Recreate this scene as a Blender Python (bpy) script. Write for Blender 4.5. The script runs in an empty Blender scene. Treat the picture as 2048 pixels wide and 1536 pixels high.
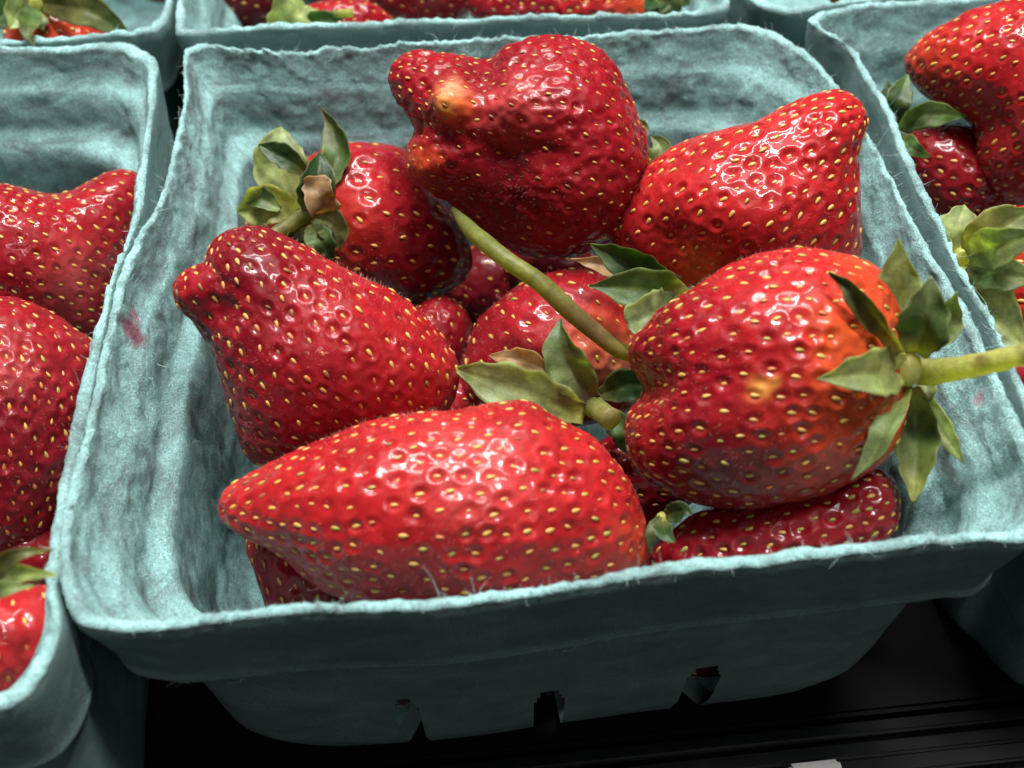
import bpy, math, random
import numpy as np
from mathutils import Vector, Matrix

# ------------------------------------------------------------------ camera, world, lights
SC = bpy.context.scene
COL = SC.collection
W, H, F = 2048.0, 1536.0, 2300.0          # photograph size and focal length in its pixels
RIM = 0.062                               # basket rim height above the shelf (m)
CAM = np.array([-0.0154, -0.1482, 0.1265 + RIM])

def rot_xyz(a, b, c):
    ca, sa, cb, sb, cc, sc = math.cos(a), math.sin(a), math.cos(b), math.sin(b), math.cos(c), math.sin(c)
    Rx = np.array([[1, 0, 0], [0, ca, -sa], [0, sa, ca]])
    Ry = np.array([[cb, 0, sb], [0, 1, 0], [-sb, 0, cb]])
    Rz = np.array([[cc, -sc, 0], [sc, cc, 0], [0, 0, 1]])
    return Rz @ Ry @ Rx
CR = rot_xyz(math.radians(42.9), math.radians(0.7), math.radians(-5.9))

cam_data = bpy.data.cameras.new('camera')
cam = bpy.data.objects.new('camera', cam_data)
COL.objects.link(cam)
m4 = Matrix.Identity(4)
for i in range(3):
    for j in range(3):
        m4[i][j] = CR[i, j]
    m4[i][3] = CAM[i]
cam.matrix_world = m4
cam_data.sensor_width = 36.0
cam_data.lens = F / W * 36.0
cam_data.clip_start = 0.005
cam_data.clip_end = 20.0
cam_data.dof.use_dof = True
cam_data.dof.focus_distance = 0.192
cam_data.dof.aperture_fstop = 20.0
SC.camera = cam

world = bpy.data.worlds.new('World')
SC.world = world
world.use_nodes = True
bg = world.node_tree.nodes['Background']
bg.inputs[0].default_value = (0.85, 0.95, 1.0, 1)
bg.inputs[1].default_value = 0.008

def area_light(name, loc, target, sx, sy, power, color, spin=0.0):
    d = bpy.data.lights.new(name, 'AREA')
    d.shape = 'RECTANGLE'; d.size = sx; d.size_y = sy; d.energy = power; d.color = color
    o = bpy.data.objects.new(name, d)
    COL.objects.link(o)
    o.location = loc
    q = (Vector(target) - Vector(loc)).to_track_quat('-Z', 'Y')
    o.rotation_euler = (q.to_matrix() @ Matrix.Rotation(spin, 3, 'Z')).to_euler()
    return o
area_light('ceiling_tube_lamp', (-0.10, 0.55, 1.15), (0, 0, 0.04), 0.90, 0.06, 23.0, (1.0, 0.985, 0.95), 0.06)
area_light('ceiling_tube_lamp', (0.08, 0.10, 1.20), (0, 0, 0.04), 0.90, 0.06, 24.0, (1.0, 0.985, 0.95), 0.06)
area_light('ceiling_tube_lamp', (0.16, -0.72, 1.05), (0, 0, 0.04), 0.60, 0.03, 1.6, (1.0, 0.985, 0.95), 0.06)

SC.view_settings.view_transform = 'Standard'
SC.view_settings.look = 'None'
SC.view_settings.exposure = 0.0
SC.view_settings.gamma = 1.0

# ------------------------------------------------------------------ picture <-> space helpers
def ray(u, v):
    return CR @ np.array([(u - W / 2) / F, -(v - H / 2) / F, -1.0])
def on_z(u, v, z):
    d = ray(u, v)
    return CAM + d * (z - CAM[2]) / d[2]
def depth_of(P):
    return -((np.asarray(P) - CAM) @ CR)[..., 2]
def at_depth(u, v, dep):
    return CAM + ray(u, v) * dep
def to_px(P):
    q = (np.asarray(P) - CAM) @ CR
    return np.stack([W / 2 + F * q[..., 0] / -q[..., 2], H / 2 - F * q[..., 1] / -q[..., 2]], -1)

# ------------------------------------------------------------------ noise
_rng = np.random.RandomState(7)
_lat = _rng.rand(48, 48, 48).astype(np.float32) * 2 - 1
def vnoise(P):
    P = np.asarray(P, np.float64)
    i = np.floor(P).astype(np.int64); f = P - i
    f = f * f * (3 - 2 * f)
    i0 = i % 48; i1 = (i + 1) % 48
    def L(a, b, c): return _lat[a, b, c]
    x0, y0, z0 = i0[..., 0], i0[..., 1], i0[..., 2]
    x1, y1, z1 = i1[..., 0], i1[..., 1], i1[..., 2]
    fx, fy, fz = f[..., 0], f[..., 1], f[..., 2]
    c00 = L(x0, y0, z0) * (1 - fx) + L(x1, y0, z0) * fx
    c10 = L(x0, y1, z0) * (1 - fx) + L(x1, y1, z0) * fx
    c01 = L(x0, y0, z1) * (1 - fx) + L(x1, y0, z1) * fx
    c11 = L(x0, y1, z1) * (1 - fx) + L(x1, y1, z1) * fx
    return (c00 * (1 - fy) + c10 * fy) * (1 - fz) + (c01 * (1 - fy) + c11 * fy) * fz
def fbm(P, o=3):
    s = 0; a = 1.0
    P = np.asarray(P, float)
    for k in range(o):
        s = s + a * vnoise(P * (2.03 ** k) + 11.3 * k); a *= 0.5
    return s

# ------------------------------------------------------------------ materials
def new_mat(name):
    m = bpy.data.materials.new(name); m.use_nodes = True
    nt = m.node_tree
    return m, nt, nt.nodes['Principled BSDF']
def nd(nt, t, **kw):
    n = nt.nodes.new(t)
    for k, v in kw.items(): setattr(n, k, v)
    return n

def mat_flesh(name, coat, rough):
    m, nt, b = new_mat(name)
    at = nd(nt, 'ShaderNodeAttribute', attribute_name='tone')
    tc = nd(nt, 'ShaderNodeTexCoord')
    n1 = nd(nt, 'ShaderNodeTexNoise'); n1.inputs['Scale'].default_value = 420; n1.inputs['Detail'].default_value = 5
    n1.inputs['Roughness'].default_value = 0.65
    nt.links.new(tc.outputs['Object'], n1.inputs['Vector'])
    rmp = nd(nt, 'ShaderNodeMapRange'); rmp.inputs[1].default_value = 0.3; rmp.inputs[2].default_value = 0.7
    rmp.inputs[3].default_value = 0.72; rmp.inputs[4].default_value = 1.22
    nt.links.new(n1.outputs['Fac'], rmp.inputs[0])
    mx = nd(nt, 'ShaderNodeVectorMath', operation='SCALE')
    nt.links.new(at.outputs['Color'], mx.inputs[0]); nt.links.new(rmp.outputs[0], mx.inputs['Scale'])
    nt.links.new(mx.outputs[0], b.inputs['Base Color'])
    n2 = nd(nt, 'ShaderNodeTexNoise'); n2.inputs['Scale'].default_value = 1500; n2.inputs['Detail'].default_value = 4
    nt.links.new(tc.outputs['Object'], n2.inputs['Vector'])
    n3 = nd(nt, 'ShaderNodeTexNoise'); n3.inputs['Scale'].default_value = 520; n3.inputs['Detail'].default_value = 2
    nt.links.new(tc.outputs['Object'], n3.inputs['Vector'])
    ad = nd(nt, 'ShaderNodeMath', operation='MULTIPLY_ADD'); ad.inputs[1].default_value = 1.2
    nt.links.new(n3.outputs['Fac'], ad.inputs[0]); nt.links.new(n2.outputs['Fac'], ad.inputs[2])
    bp = nd(nt, 'ShaderNodeBump'); bp.inputs['Strength'].default_value = 0.4; bp.inputs['Distance'].default_value = 0.00013
    nt.links.new(ad.outputs[0], bp.inputs['Height'])
    nt.links.new(bp.outputs[0], b.inputs['Normal'])
    rr = nd(nt, 'ShaderNodeMapRange'); rr.inputs[1].default_value = 0.3; rr.inputs[2].default_value = 0.72
    rr.inputs[3].default_value = rough; rr.inputs[4].default_value = rough + 0.2
    nt.links.new(n3.outputs['Fac'], rr.inputs[0]); nt.links.new(rr.outputs[0], b.inputs['Roughness'])
    b.inputs['IOR'].default_value = 1.40
    b.inputs['Specular IOR Level'].default_value = 0.2
    b.inputs['Subsurface Weight'].default_value = 0.24
    b.inputs['Subsurface Radius'].default_value = (1.0, 0.25, 0.15)
    b.inputs['Subsurface Scale'].default_value = 0.0025
    b.inputs['Coat Weight'].default_value = coat
    b.inputs['Coat Roughness'].default_value = 0.05
    b.inputs['Coat IOR'].default_value = 1.4
    return m

def mat_plain(name, col, rough=0.45, var=0.25, scale=900, bump=0.0, sss=0.0):
    m, nt, b = new_mat(name)
    tc = nd(nt, 'ShaderNodeTexCoord')
    n1 = nd(nt, 'ShaderNodeTexNoise'); n1.inputs['Scale'].default_value = scale; n1.inputs['Detail'].default_value = 4
    nt.links.new(tc.outputs['Object'], n1.inputs['Vector'])
    mp = nd(nt, 'ShaderNodeMapRange'); mp.inputs[1].default_value = 0.3; mp.inputs[2].default_value = 0.7
    mp.inputs[3].default_value = 1 - var; mp.inputs[4].default_value = 1 + var
    nt.links.new(n1.outputs['Fac'], mp.inputs[0])
    rgb = nd(nt, 'ShaderNodeRGB'); rgb.outputs[0].default_value = (*col, 1)
    mx = nd(nt, 'ShaderNodeVectorMath', operation='SCALE')
    nt.links.new(rgb.outputs[0], mx.inputs[0]); nt.links.new(mp.outputs[0], mx.inputs['Scale'])
    nt.links.new(mx.outputs[0], b.inputs['Base Color'])
    b.inputs['Roughness'].default_value = rough
    if sss:
        b.inputs['Subsurface Weight'].default_value = sss; b.inputs['Subsurface Scale'].default_value = 0.0006
    if bump:
        bp = nd(nt, 'ShaderNodeBump'); bp.inputs['Strength'].default_value = 0.6; bp.inputs['Distance'].default_value = bump
        nt.links.new(n1.outputs['Fac'], bp.inputs['Height']); nt.links.new(bp.outputs[0], b.inputs['Normal'])
    return m

def mat_leaf():
    m, nt, b = new_mat('sepal_leaf')
    at = nd(nt, 'ShaderNodeAttribute', attribute_name='tone')
    tc = nd(nt, 'ShaderNodeTexCoord')
    n1 = nd(nt, 'ShaderNodeTexNoise'); n1.inputs['Scale'].default_value = 500; n1.inputs['Detail'].default_value = 5
    nt.links.new(tc.outputs['Object'], n1.inputs['Vector'])
    vo = nd(nt, 'ShaderNodeTexVoronoi', feature='DISTANCE_TO_EDGE'); vo.inputs['Scale'].default_value = 900
    nt.links.new(tc.outputs['Object'], vo.inputs['Vector'])
    vm = nd(nt, 'ShaderNodeMapRange'); vm.inputs[1].default_value = 0.0; vm.inputs[2].default_value = 0.12
    vm.inputs[3].default_value = 0.86; vm.inputs[4].default_value = 1.0
    nt.links.new(vo.outputs['Distance'], vm.inputs[0])
    mp = nd(nt, 'ShaderNodeMapRange'); mp.inputs[1].default_value = 0.3; mp.inputs[2].default_value = 0.7
    mp.inputs[3].default_value = 0.75; mp.inputs[4].default_value = 1.25
    nt.links.new(n1.outputs['Fac'], mp.inputs[0])
    mu = nd(nt, 'ShaderNodeMath', operation='MULTIPLY')
    nt.links.new(mp.outputs[0], mu.inputs[0]); nt.links.new(vm.outputs[0], mu.inputs[1])
    mx = nd(nt, 'ShaderNodeVectorMath', operation='SCALE')
    nt.links.new(at.outputs['Color'], mx.inputs[0]); nt.links.new(mu.outputs[0], mx.inputs['Scale'])
    nt.links.new(mx.outputs[0], b.inputs['Base Color'])
    bp = nd(nt, 'ShaderNodeBump'); bp.inputs['Strength'].default_value = 0.5; bp.inputs['Distance'].default_value = 0.0002
    nt.links.new(mu.outputs[0], bp.inputs['Height']); nt.links.new(bp.outputs[0], b.inputs['Normal'])
    b.inputs['Roughness'].default_value = 0.46
    tr = nd(nt, 'ShaderNodeBsdfTranslucent'); ms = nd(nt, 'ShaderNodeMixShader'); ms.inputs[0].default_value = 0.5
    br_ = nd(nt, 'ShaderNodeVectorMath', operation='MULTIPLY'); br_.inputs[1].default_value = (1.9, 2.0, 1.1)
    nt.links.new(mx.outputs[0], br_.inputs[0]); nt.links.new(br_.outputs[0], tr.inputs['Color'])
    nt.links.new(b.outputs[0], ms.inputs[1]); nt.links.new(tr.outputs[0], ms.inputs[2])
    nt.links.new(ms.outputs[0], nt.nodes['Material Output'].inputs['Surface'])
    return m

def mat_pulp(name, inner):
    m, nt, b = new_mat(name)
    uv = nd(nt, 'ShaderNodeUVMap', uv_map='wall')           # u, v in metres along and down the wall
    tc = nd(nt, 'ShaderNodeTexCoord')
    mpg = nd(nt, 'ShaderNodeMapping'); mpg.inputs['Scale'].default_value = (0.5, 1.0, 1.0)
    nt.links.new(uv.outputs[0], mpg.inputs[0])
    big = nd(nt, 'ShaderNodeTexNoise'); big.inputs['Scale'].default_value = 150 if inner else 120
    big.inputs['Detail'].default_value = 6; big.inputs['Roughness'].default_value = 0.62; big.inputs['Distortion'].default_value = 0.6
    nt.links.new(mpg.outputs[0], big.inputs['Vector'])
    fine = nd(nt, 'ShaderNodeTexNoise'); fine.inputs['Scale'].default_value = 1300; fine.inputs['Detail'].default_value = 5
    fine.inputs['Roughness'].default_value = 0.7; fine.inputs['Distortion'].default_value = 2.4
    nt.links.new(tc.outputs['Object'], fine.inputs['Vector'])
    cr = nd(nt, 'ShaderNodeValToRGB')
    e = cr.color_ramp.elements
    if inner:
        e[0].position = 0.30; e[0].color = (0.175, 0.235, 0.237, 1)  # dark patches: uneven pulp colour plus painted shade of the rough relief
        e[1].position = 0.62; e[1].color = (0.43, 0.755, 0.745, 1)
        k = e.new(0.41); k.color = (0.265, 0.415, 0.415, 1)
        k = e.new(0.50); k.color = (0.34, 0.585, 0.58, 1)
    else:
        e[0].position = 0.3; e[0].color = (0.23, 0.37, 0.365, 1)
        e[1].position = 0.7; e[1].color = (0.37, 0.58, 0.57, 1)
    nt.links.new(big.outputs['Fac'], cr.inputs[0])
    fib = nd(nt, 'ShaderNodeTexNoise'); fib.inputs['Scale'].default_value = 520; fib.inputs['Detail'].default_value = 2.5
    fib.inputs['Distortion'].default_value = 3.2
    nt.links.new(tc.outputs['Object'], fib.inputs['Vector'])
    r1_ = nd(nt, 'ShaderNodeMath', operation='SUBTRACT'); r1_.inputs[1].default_value = 0.5
    nt.links.new(fib.outputs['Fac'], r1_.inputs[0])
    r2_ = nd(nt, 'ShaderNodeMath', operation='ABSOLUTE'); nt.links.new(r1_.outputs[0], r2_.inputs[0])
    r3_ = nd(nt, 'ShaderNodeMapRange'); r3_.inputs[1].default_value = 0.0; r3_.inputs[2].default_value = 0.075
    r3_.inputs[3].default_value = 1.0; r3_.inputs[4].default_value = 0.0
    nt.links.new(r2_.outputs[0], r3_.inputs[0])                 # thin winding fibre lines
    fsum = nd(nt, 'ShaderNodeMath', operation='MULTIPLY_ADD'); fsum.inputs[1].default_value = 0.16 if inner else 0.04
    nt.links.new(r3_.outputs[0], fsum.inputs[0]); nt.links.new(fine.outputs['Fac'], fsum.inputs[2])
    fm = nd(nt, 'ShaderNodeMapRange'); fm.inputs[1].default_value = 0.3; fm.inputs[2].default_value = 0.76
    fm.inputs[3].default_value = 0.45 if inner else 0.8; fm.inputs[4].default_value = 1.42 if inner else 1.16
    nt.links.new(fsum.outputs[0], fm.inputs[0])
    sc = nd(nt, 'ShaderNodeVectorMath', operation='SCALE')
    nt.links.new(cr.outputs[0], sc.inputs[0]); nt.links.new(fm.outputs[0], sc.inputs['Scale'])
    at = nd(nt, 'ShaderNodeAttribute', attribute_name='stain')   # rgb tint, 1 = clean
    tint = nd(nt, 'ShaderNodeVectorMath', operation='MULTIPLY')
    nt.links.new(sc.outputs[0], tint.inputs[0]); nt.links.new(at.outputs['Color'], tint.inputs[1])
    nt.links.new(tint.outputs[0], b.inputs['Base Color'])
    b.inputs['Roughness'].default_value = 0.92
    b.inputs['Specular IOR Level'].default_value = 0.15
    if inner:
        bs = nd(nt, 'ShaderNodeMath', operation='MULTIPLY'); bs.inputs[1].default_value = 0.45
        nt.links.new(big.outputs['Fac'], bs.inputs[0])
        ad = nd(nt, 'ShaderNodeMath', operation='MULTIPLY_ADD'); ad.inputs[1].default_value = 0.75
        nt.links.new(fsum.outputs[0], ad.inputs[0]); nt.links.new(bs.outputs[0], ad.inputs[2])
        hsrc = ad.outputs[0]; dist = 0.0030
    else:
        mp2 = nd(nt, 'ShaderNodeMapping'); mp2.inputs['Scale'].default_value = (1, 1, 1)
        nt.links.new(uv.outputs[0], mp2.inputs[0])
        w1 = nd(nt, 'ShaderNodeTexWave'); w1.inputs['Scale'].default_value = 520; w1.inputs['Distortion'].default_value = 1.2
        w1.bands_direction = 'X'
        w2 = nd(nt, 'ShaderNodeTexWave'); w2.inputs['Scale'].default_value = 420; w2.inputs['Distortion'].default_value = 1.2
        w2.bands_direction = 'Y'
        nt.links.new(mp2.outputs[0], w1.inputs[0]); nt.links.new(mp2.outputs[0], w2.inputs[0])
        a1 = nd(nt, 'ShaderNodeMath', operation='MULTIPLY')
        nt.links.new(w1.outputs['Fac'], a1.inputs[0]); nt.links.new(w2.outputs['Fac'], a1.inputs[1])
        ad = nd(nt, 'ShaderNodeMath', operation='MULTIPLY_ADD'); ad.inputs[1].default_value = 0.16
        nt.links.new(a1.outputs[0], ad.inputs[0]); nt.links.new(fine.outputs['Fac'], ad.inputs[2])
        hsrc = ad.outputs[0]; dist = 0.0007
    bp = nd(nt, 'ShaderNodeBump'); bp.inputs['Strength'].default_value = 0.8; bp.inputs['Distance'].default_value = dist
    nt.links.new(hsrc, bp.inputs['Height']); nt.links.new(bp.outputs[0], b.inputs['Normal'])
    return m

M = {}
M['flesh'] = mat_flesh('strawberry_flesh_glossy', 0.55, 0.30)
M['flesh_soft'] = mat_flesh('strawberry_flesh_dull', 0.34, 0.34)
M['leaf'] = mat_leaf()
M['pulp_in'] = mat_pulp('moulded_pulp_rough_side', True)
M['pulp_out'] = mat_pulp('moulded_pulp_smooth_side', False)
M['fibre'] = mat_plain('pale_pulp_fibre', (0.50, 0.66, 0.66), 0.9, 0.15)
M['seed_gold'] = mat_plain('seed_gold', (0.60, 0.33, 0.075), 0.38, 0.25)
M['seed_orange'] = mat_plain('seed_orange', (0.48, 0.15, 0.04), 0.38, 0.25)
M['seed_olive'] = mat_plain('seed_olive', (0.34, 0.28, 0.05), 0.38, 0.25)
M['seed_brown'] = mat_plain('seed_brown', (0.24, 0.10, 0.035), 0.4, 0.25)
M['fuzz'] = mat_plain('fine_fuzz', (0.62, 0.35, 0.28), 0.5, 0.1)
M['black'] = mat_plain('black_shelf_plastic', (0.004, 0.004, 0.0045), 0.6, 0.3, 300, 0.0002)
M['blackrail'] = mat_plain('black_rail_plastic', (0.008, 0.008, 0.009), 0.22, 0.3, 200)
M['clip'] = mat_plain('pale_clip_plastic', (0.55, 0.53, 0.52), 0.4, 0.1)

# ------------------------------------------------------------------ mesh helpers
def link(o, parent=None, loc=None):
    COL.objects.link(o)
    if parent: o.parent = parent
    if loc is not None: o.location = loc
    return o
def mesh_np(name, V, faces, mat, smooth=True, tone=None, attr='tone'):
    """faces: (n,3) or (n,4) array, or list of such arrays"""
    V = np.ascontiguousarray(V, np.float32)
    fl = faces if isinstance(faces, list) else [faces]
    me = bpy.data.meshes.new(name)
    me.vertices.add(len(V)); me.vertices.foreach_set('co', V.ravel())
    nl = sum(f.size for f in fl); nf = sum(len(f) for f in fl)
    me.loops.add(nl); me.polygons.add(nf)
    idx = np.concatenate([f.ravel() for f in fl]).astype(np.int32)
    tot = np.concatenate([np.full(len(f), f.shape[1], np.int32) for f in fl])
    st = np.concatenate([[0], np.cumsum(tot)[:-1]]).astype(np.int32)
    me.loops.foreach_set('vertex_index', idx)
    me.polygons.foreach_set('loop_start', st)
    me.polygons.foreach_set('loop_total', tot)
    if smooth: me.polygons.foreach_set('use_smooth', np.ones(nf, bool))
    me.update(calc_edges=True)
    for mm in (mat if isinstance(mat, (list, tuple)) else [mat]): me.materials.append(mm)
    if tone is not None:
        a = me.color_attributes.new(attr, 'FLOAT_COLOR', 'POINT')
        c = np.ones((len(V), 4), np.float32); c[:, :3] = tone
        a.data.foreach_set('color', c.ravel())
    return me
def tri_normals(V, T):
    n = np.cross(V[T[:, 1]] - V[T[:, 0]], V[T[:, 2]] - V[T[:, 0]])
    N = np.zeros_like(V)
    for k in range(3):
        for c in range(3):
            N[:, c] += np.bincount(T[:, k], n[:, c], len(V))
    return N / np.maximum(np.linalg.norm(N, axis=1, keepdims=True), 1e-12)
def smooth_curve(P, n, closed=False):
    P = np.asarray(P, float)
    if closed: Q = np.vstack([P[-1:], P, P[:2]])
    else: Q = np.vstack([2 * P[0] - P[1], P, 2 * P[-1] - P[-2]])
    segs = len(P) if closed else len(P) - 1
    out = []
    m = 24
    t = np.linspace(0, 1, m, endpoint=False)[:, None]
    for i in range(segs):
        a, b, c, d = Q[i], Q[i + 1], Q[i + 2], Q[i + 3]
        out.append(0.5 * (2 * b + (c - a) * t + (2 * a - 5 * b + 4 * c - d) * t ** 2 + (3 * b - a - 3 * c + d) * t ** 3))
    out = np.vstack(out)
    if not closed: out = np.vstack([out, P[-1:]])
    else: out = np.vstack([out, out[:1]])
    L = np.concatenate([[0], np.cumsum(np.linalg.norm(np.diff(out, axis=0), axis=1))])
    s = np.linspace(0, L[-1], n + 1)[:-1] if closed else np.linspace(0, L[-1], n)
    return np.stack([np.interp(s, L, out[:, k]) for k in range(out.shape[1])], 1)
def cgauss(A, sig):
    n = len(A); k = np.fft.fftfreq(n) * 2 * np.pi
    g = np.exp(-0.5 * (k * sig) ** 2)
    if A.ndim == 1: return np.fft.ifft(np.fft.fft(A) * g).real
    return np.stack([np.fft.ifft(np.fft.fft(A[:, c]) * g).real for c in range(A.shape[1])], 1)

_geo = {}
def geodesic(n):
    if n in _geo: return _geo[n]
    t = (1 + 5 ** 0.5) / 2
    v = np.array([[-1, t, 0], [1, t, 0], [-1, -t, 0], [1, -t, 0], [0, -1, t], [0, 1, t], [0, -1, -t], [0, 1, -t],
                  [t, 0, -1], [t, 0, 1], [-t, 0, -1], [-t, 0, 1]]) / math.sqrt(1 + t * t)
    f = [[0, 11, 5], [0, 5, 1], [0, 1, 7], [0, 7, 10], [0, 10, 11], [1, 5, 9], [5, 11, 4], [11, 10, 2], [10, 7, 6], [7, 1, 8],
         [3, 9, 4], [3, 4, 2], [3, 2, 6], [3, 6, 8], [3, 8, 9], [4, 9, 5], [2, 4, 11], [6, 2, 10], [8, 6, 7], [9, 8, 1]]
    ij = [(i, j) for i in range(n + 1) for j in range(n + 1 - i)]
    idx = {q: k for k, q in enumerate(ij)}
    I = np.array(ij, float) / n
    tl = []
    for i in range(n):
        for j in range(n - i):
            tl.append((idx[(i, j)], idx[(i + 1, j)], idx[(i, j + 1)]))
            if j < n - i - 1:
                tl.append((idx[(i + 1, j)], idx[(i + 1, j + 1)], idx[(i, j + 1)]))
    tl = np.array(tl)
    PV, PT = [], []
    for k, (a, b, c) in enumerate(f):
        p = v[a] * (1 - I[:, :1] - I[:, 1:]) + v[b] * I[:, :1] + v[c] * I[:, 1:]
        PV.append(p); PT.append(tl + k * len(ij))
    PV = np.vstack(PV); PT = np.vstack(PT)
    PV /= np.linalg.norm(PV, axis=1, keepdims=True)
    key = np.round(PV, 6)
    _, first, inv = np.unique(key, axis=0, return_index=True, return_inverse=True)
    inv = inv.ravel()
    _geo[n] = (PV[first], inv[PT])
    return _geo[n]

# ------------------------------------------------------------------ seeds (shared meshes)
def seed_mesh(name, mat):
    rings = [(-0.86, 0.30), (-0.45, 0.42), (0.15, 0.40), (0.70, 0.20)]
    V = [(-1.0, 0, 0)]
    for x, r in rings:
        for k in range(6):
            a = k * math.pi / 3
            V.append((x, r * 1.12 * math.cos(a), r * 0.8 * math.sin(a)))
    V.append((1.08, 0, 0))
    Fq, Ft = [], []
    for k in range(6):
        Ft.append((0, 1 + (k + 1) % 6, 1 + k))
        Ft.append((25, 19 + k, 19 + (k + 1) % 6))
        for q in range(3):
            Fq.append((1 + q * 6 + k, 1 + q * 6 + (k + 1) % 6, 7 + q * 6 + (k + 1) % 6, 7 + q * 6 + k))
    global SEEDV, SEEDF
    SEEDV = np.array(V) * 0.00086; SEEDF = [np.array(Ft), np.array(Fq)]
    return mesh_np(name, SEEDV, SEEDF, mat)
SEEDS = {k: seed_mesh('seed_' + k, M['seed_' + k]) for k in ('gold', 'orange', 'olive', 'brown')}

# ------------------------------------------------------------------ strawberries
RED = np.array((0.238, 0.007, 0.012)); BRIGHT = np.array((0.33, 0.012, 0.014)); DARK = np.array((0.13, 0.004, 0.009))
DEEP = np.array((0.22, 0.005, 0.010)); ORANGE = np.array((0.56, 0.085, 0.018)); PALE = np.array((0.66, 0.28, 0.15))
YELLOW = np.array((0.72, 0.34, 0.06)); PINK = np.array((0.62, 0.10, 0.09))
TONES = dict(red=RED, bright=BRIGHT, dark=DARK, deep=DEEP, orange=ORANGE, pale=PALE, yellow=YELLOW, pink=PINK)

def inflate(R, nth):
    """R(theta) outline radii -> g(theta, rho): squared half thickness over (1-rho^2), from a Poisson membrane"""
    n = 84
    mx = R.max() * 1.04
    ax = np.linspace(-mx, mx, n); hh = ax[1] - ax[0]
    X, Y = np.meshgrid(ax, ax)
    th = np.arctan2(Y, X) % (2 * np.pi)
    Rt = np.interp(th, np.linspace(0, 2 * np.pi, nth + 1), np.append(R, R[0]))
    inside = (np.hypot(X, Y) < Rt)
    inside[0] = inside[-1] = False; inside[:, 0] = inside[:, -1] = False
    U = np.zeros((n, n)); par = (np.add.outer(np.arange(n), np.arange(n)) % 2).astype(bool)
    m1 = inside & par; m2 = inside & ~par
    om = 1.94
    for it in range(220):
        for mk in (m1, m2):
            nb = np.zeros_like(U)
            nb[1:-1, 1:-1] = (U[2:, 1:-1] + U[:-2, 1:-1] + U[1:-1, 2:] + U[1:-1, :-2] + 4 * hh * hh) * 0.25
            U[mk] += om * (nb[mk] - U[mk])
    rho = np.linspace(0, 0.86, 24)
    T = np.linspace(0, 2 * np.pi, nth, endpoint=False)
    px = (R[:, None] * rho * np.cos(T)[:, None] + mx) / hh; py = (R[:, None] * rho * np.sin(T)[:, None] + mx) / hh
    i = np.clip(px.astype(int), 0, n - 2); j = np.clip(py.astype(int), 0, n - 2); fx = px - i; fy = py - j
    u = (U[j, i] * (1 - fx) + U[j, i + 1] * fx) * (1 - fy) + (U[j + 1, i] * (1 - fx) + U[j + 1, i + 1] * fx) * fy
    g = np.maximum(u, 1e-9) / (1 - rho ** 2)
    g = np.stack([cgauss(g[:, k], 2 + 3 * rho[k]) for k in range(g.shape[1])], 1)
    return g, rho

def star_radius(outline, c, nth):
    P = smooth_curve(outline, 720, True) - np.asarray(c, float)
    P[:, 1] *= -1
    a = np.arctan2(P[:, 1], P[:, 0]) % (2 * np.pi); r = np.hypot(P[:, 0], P[:, 1])
    o = np.argsort(a); a = a[o]; r = r[o]
    a = np.concatenate([a - 2 * np.pi, a, a + 2 * np.pi]); r = np.tile(r, 3)
    R = np.interp(np.linspace(0, 2 * np.pi, nth, endpoint=False), a, r)
    return cgauss(R, nth / 360 * 2.2)

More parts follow.
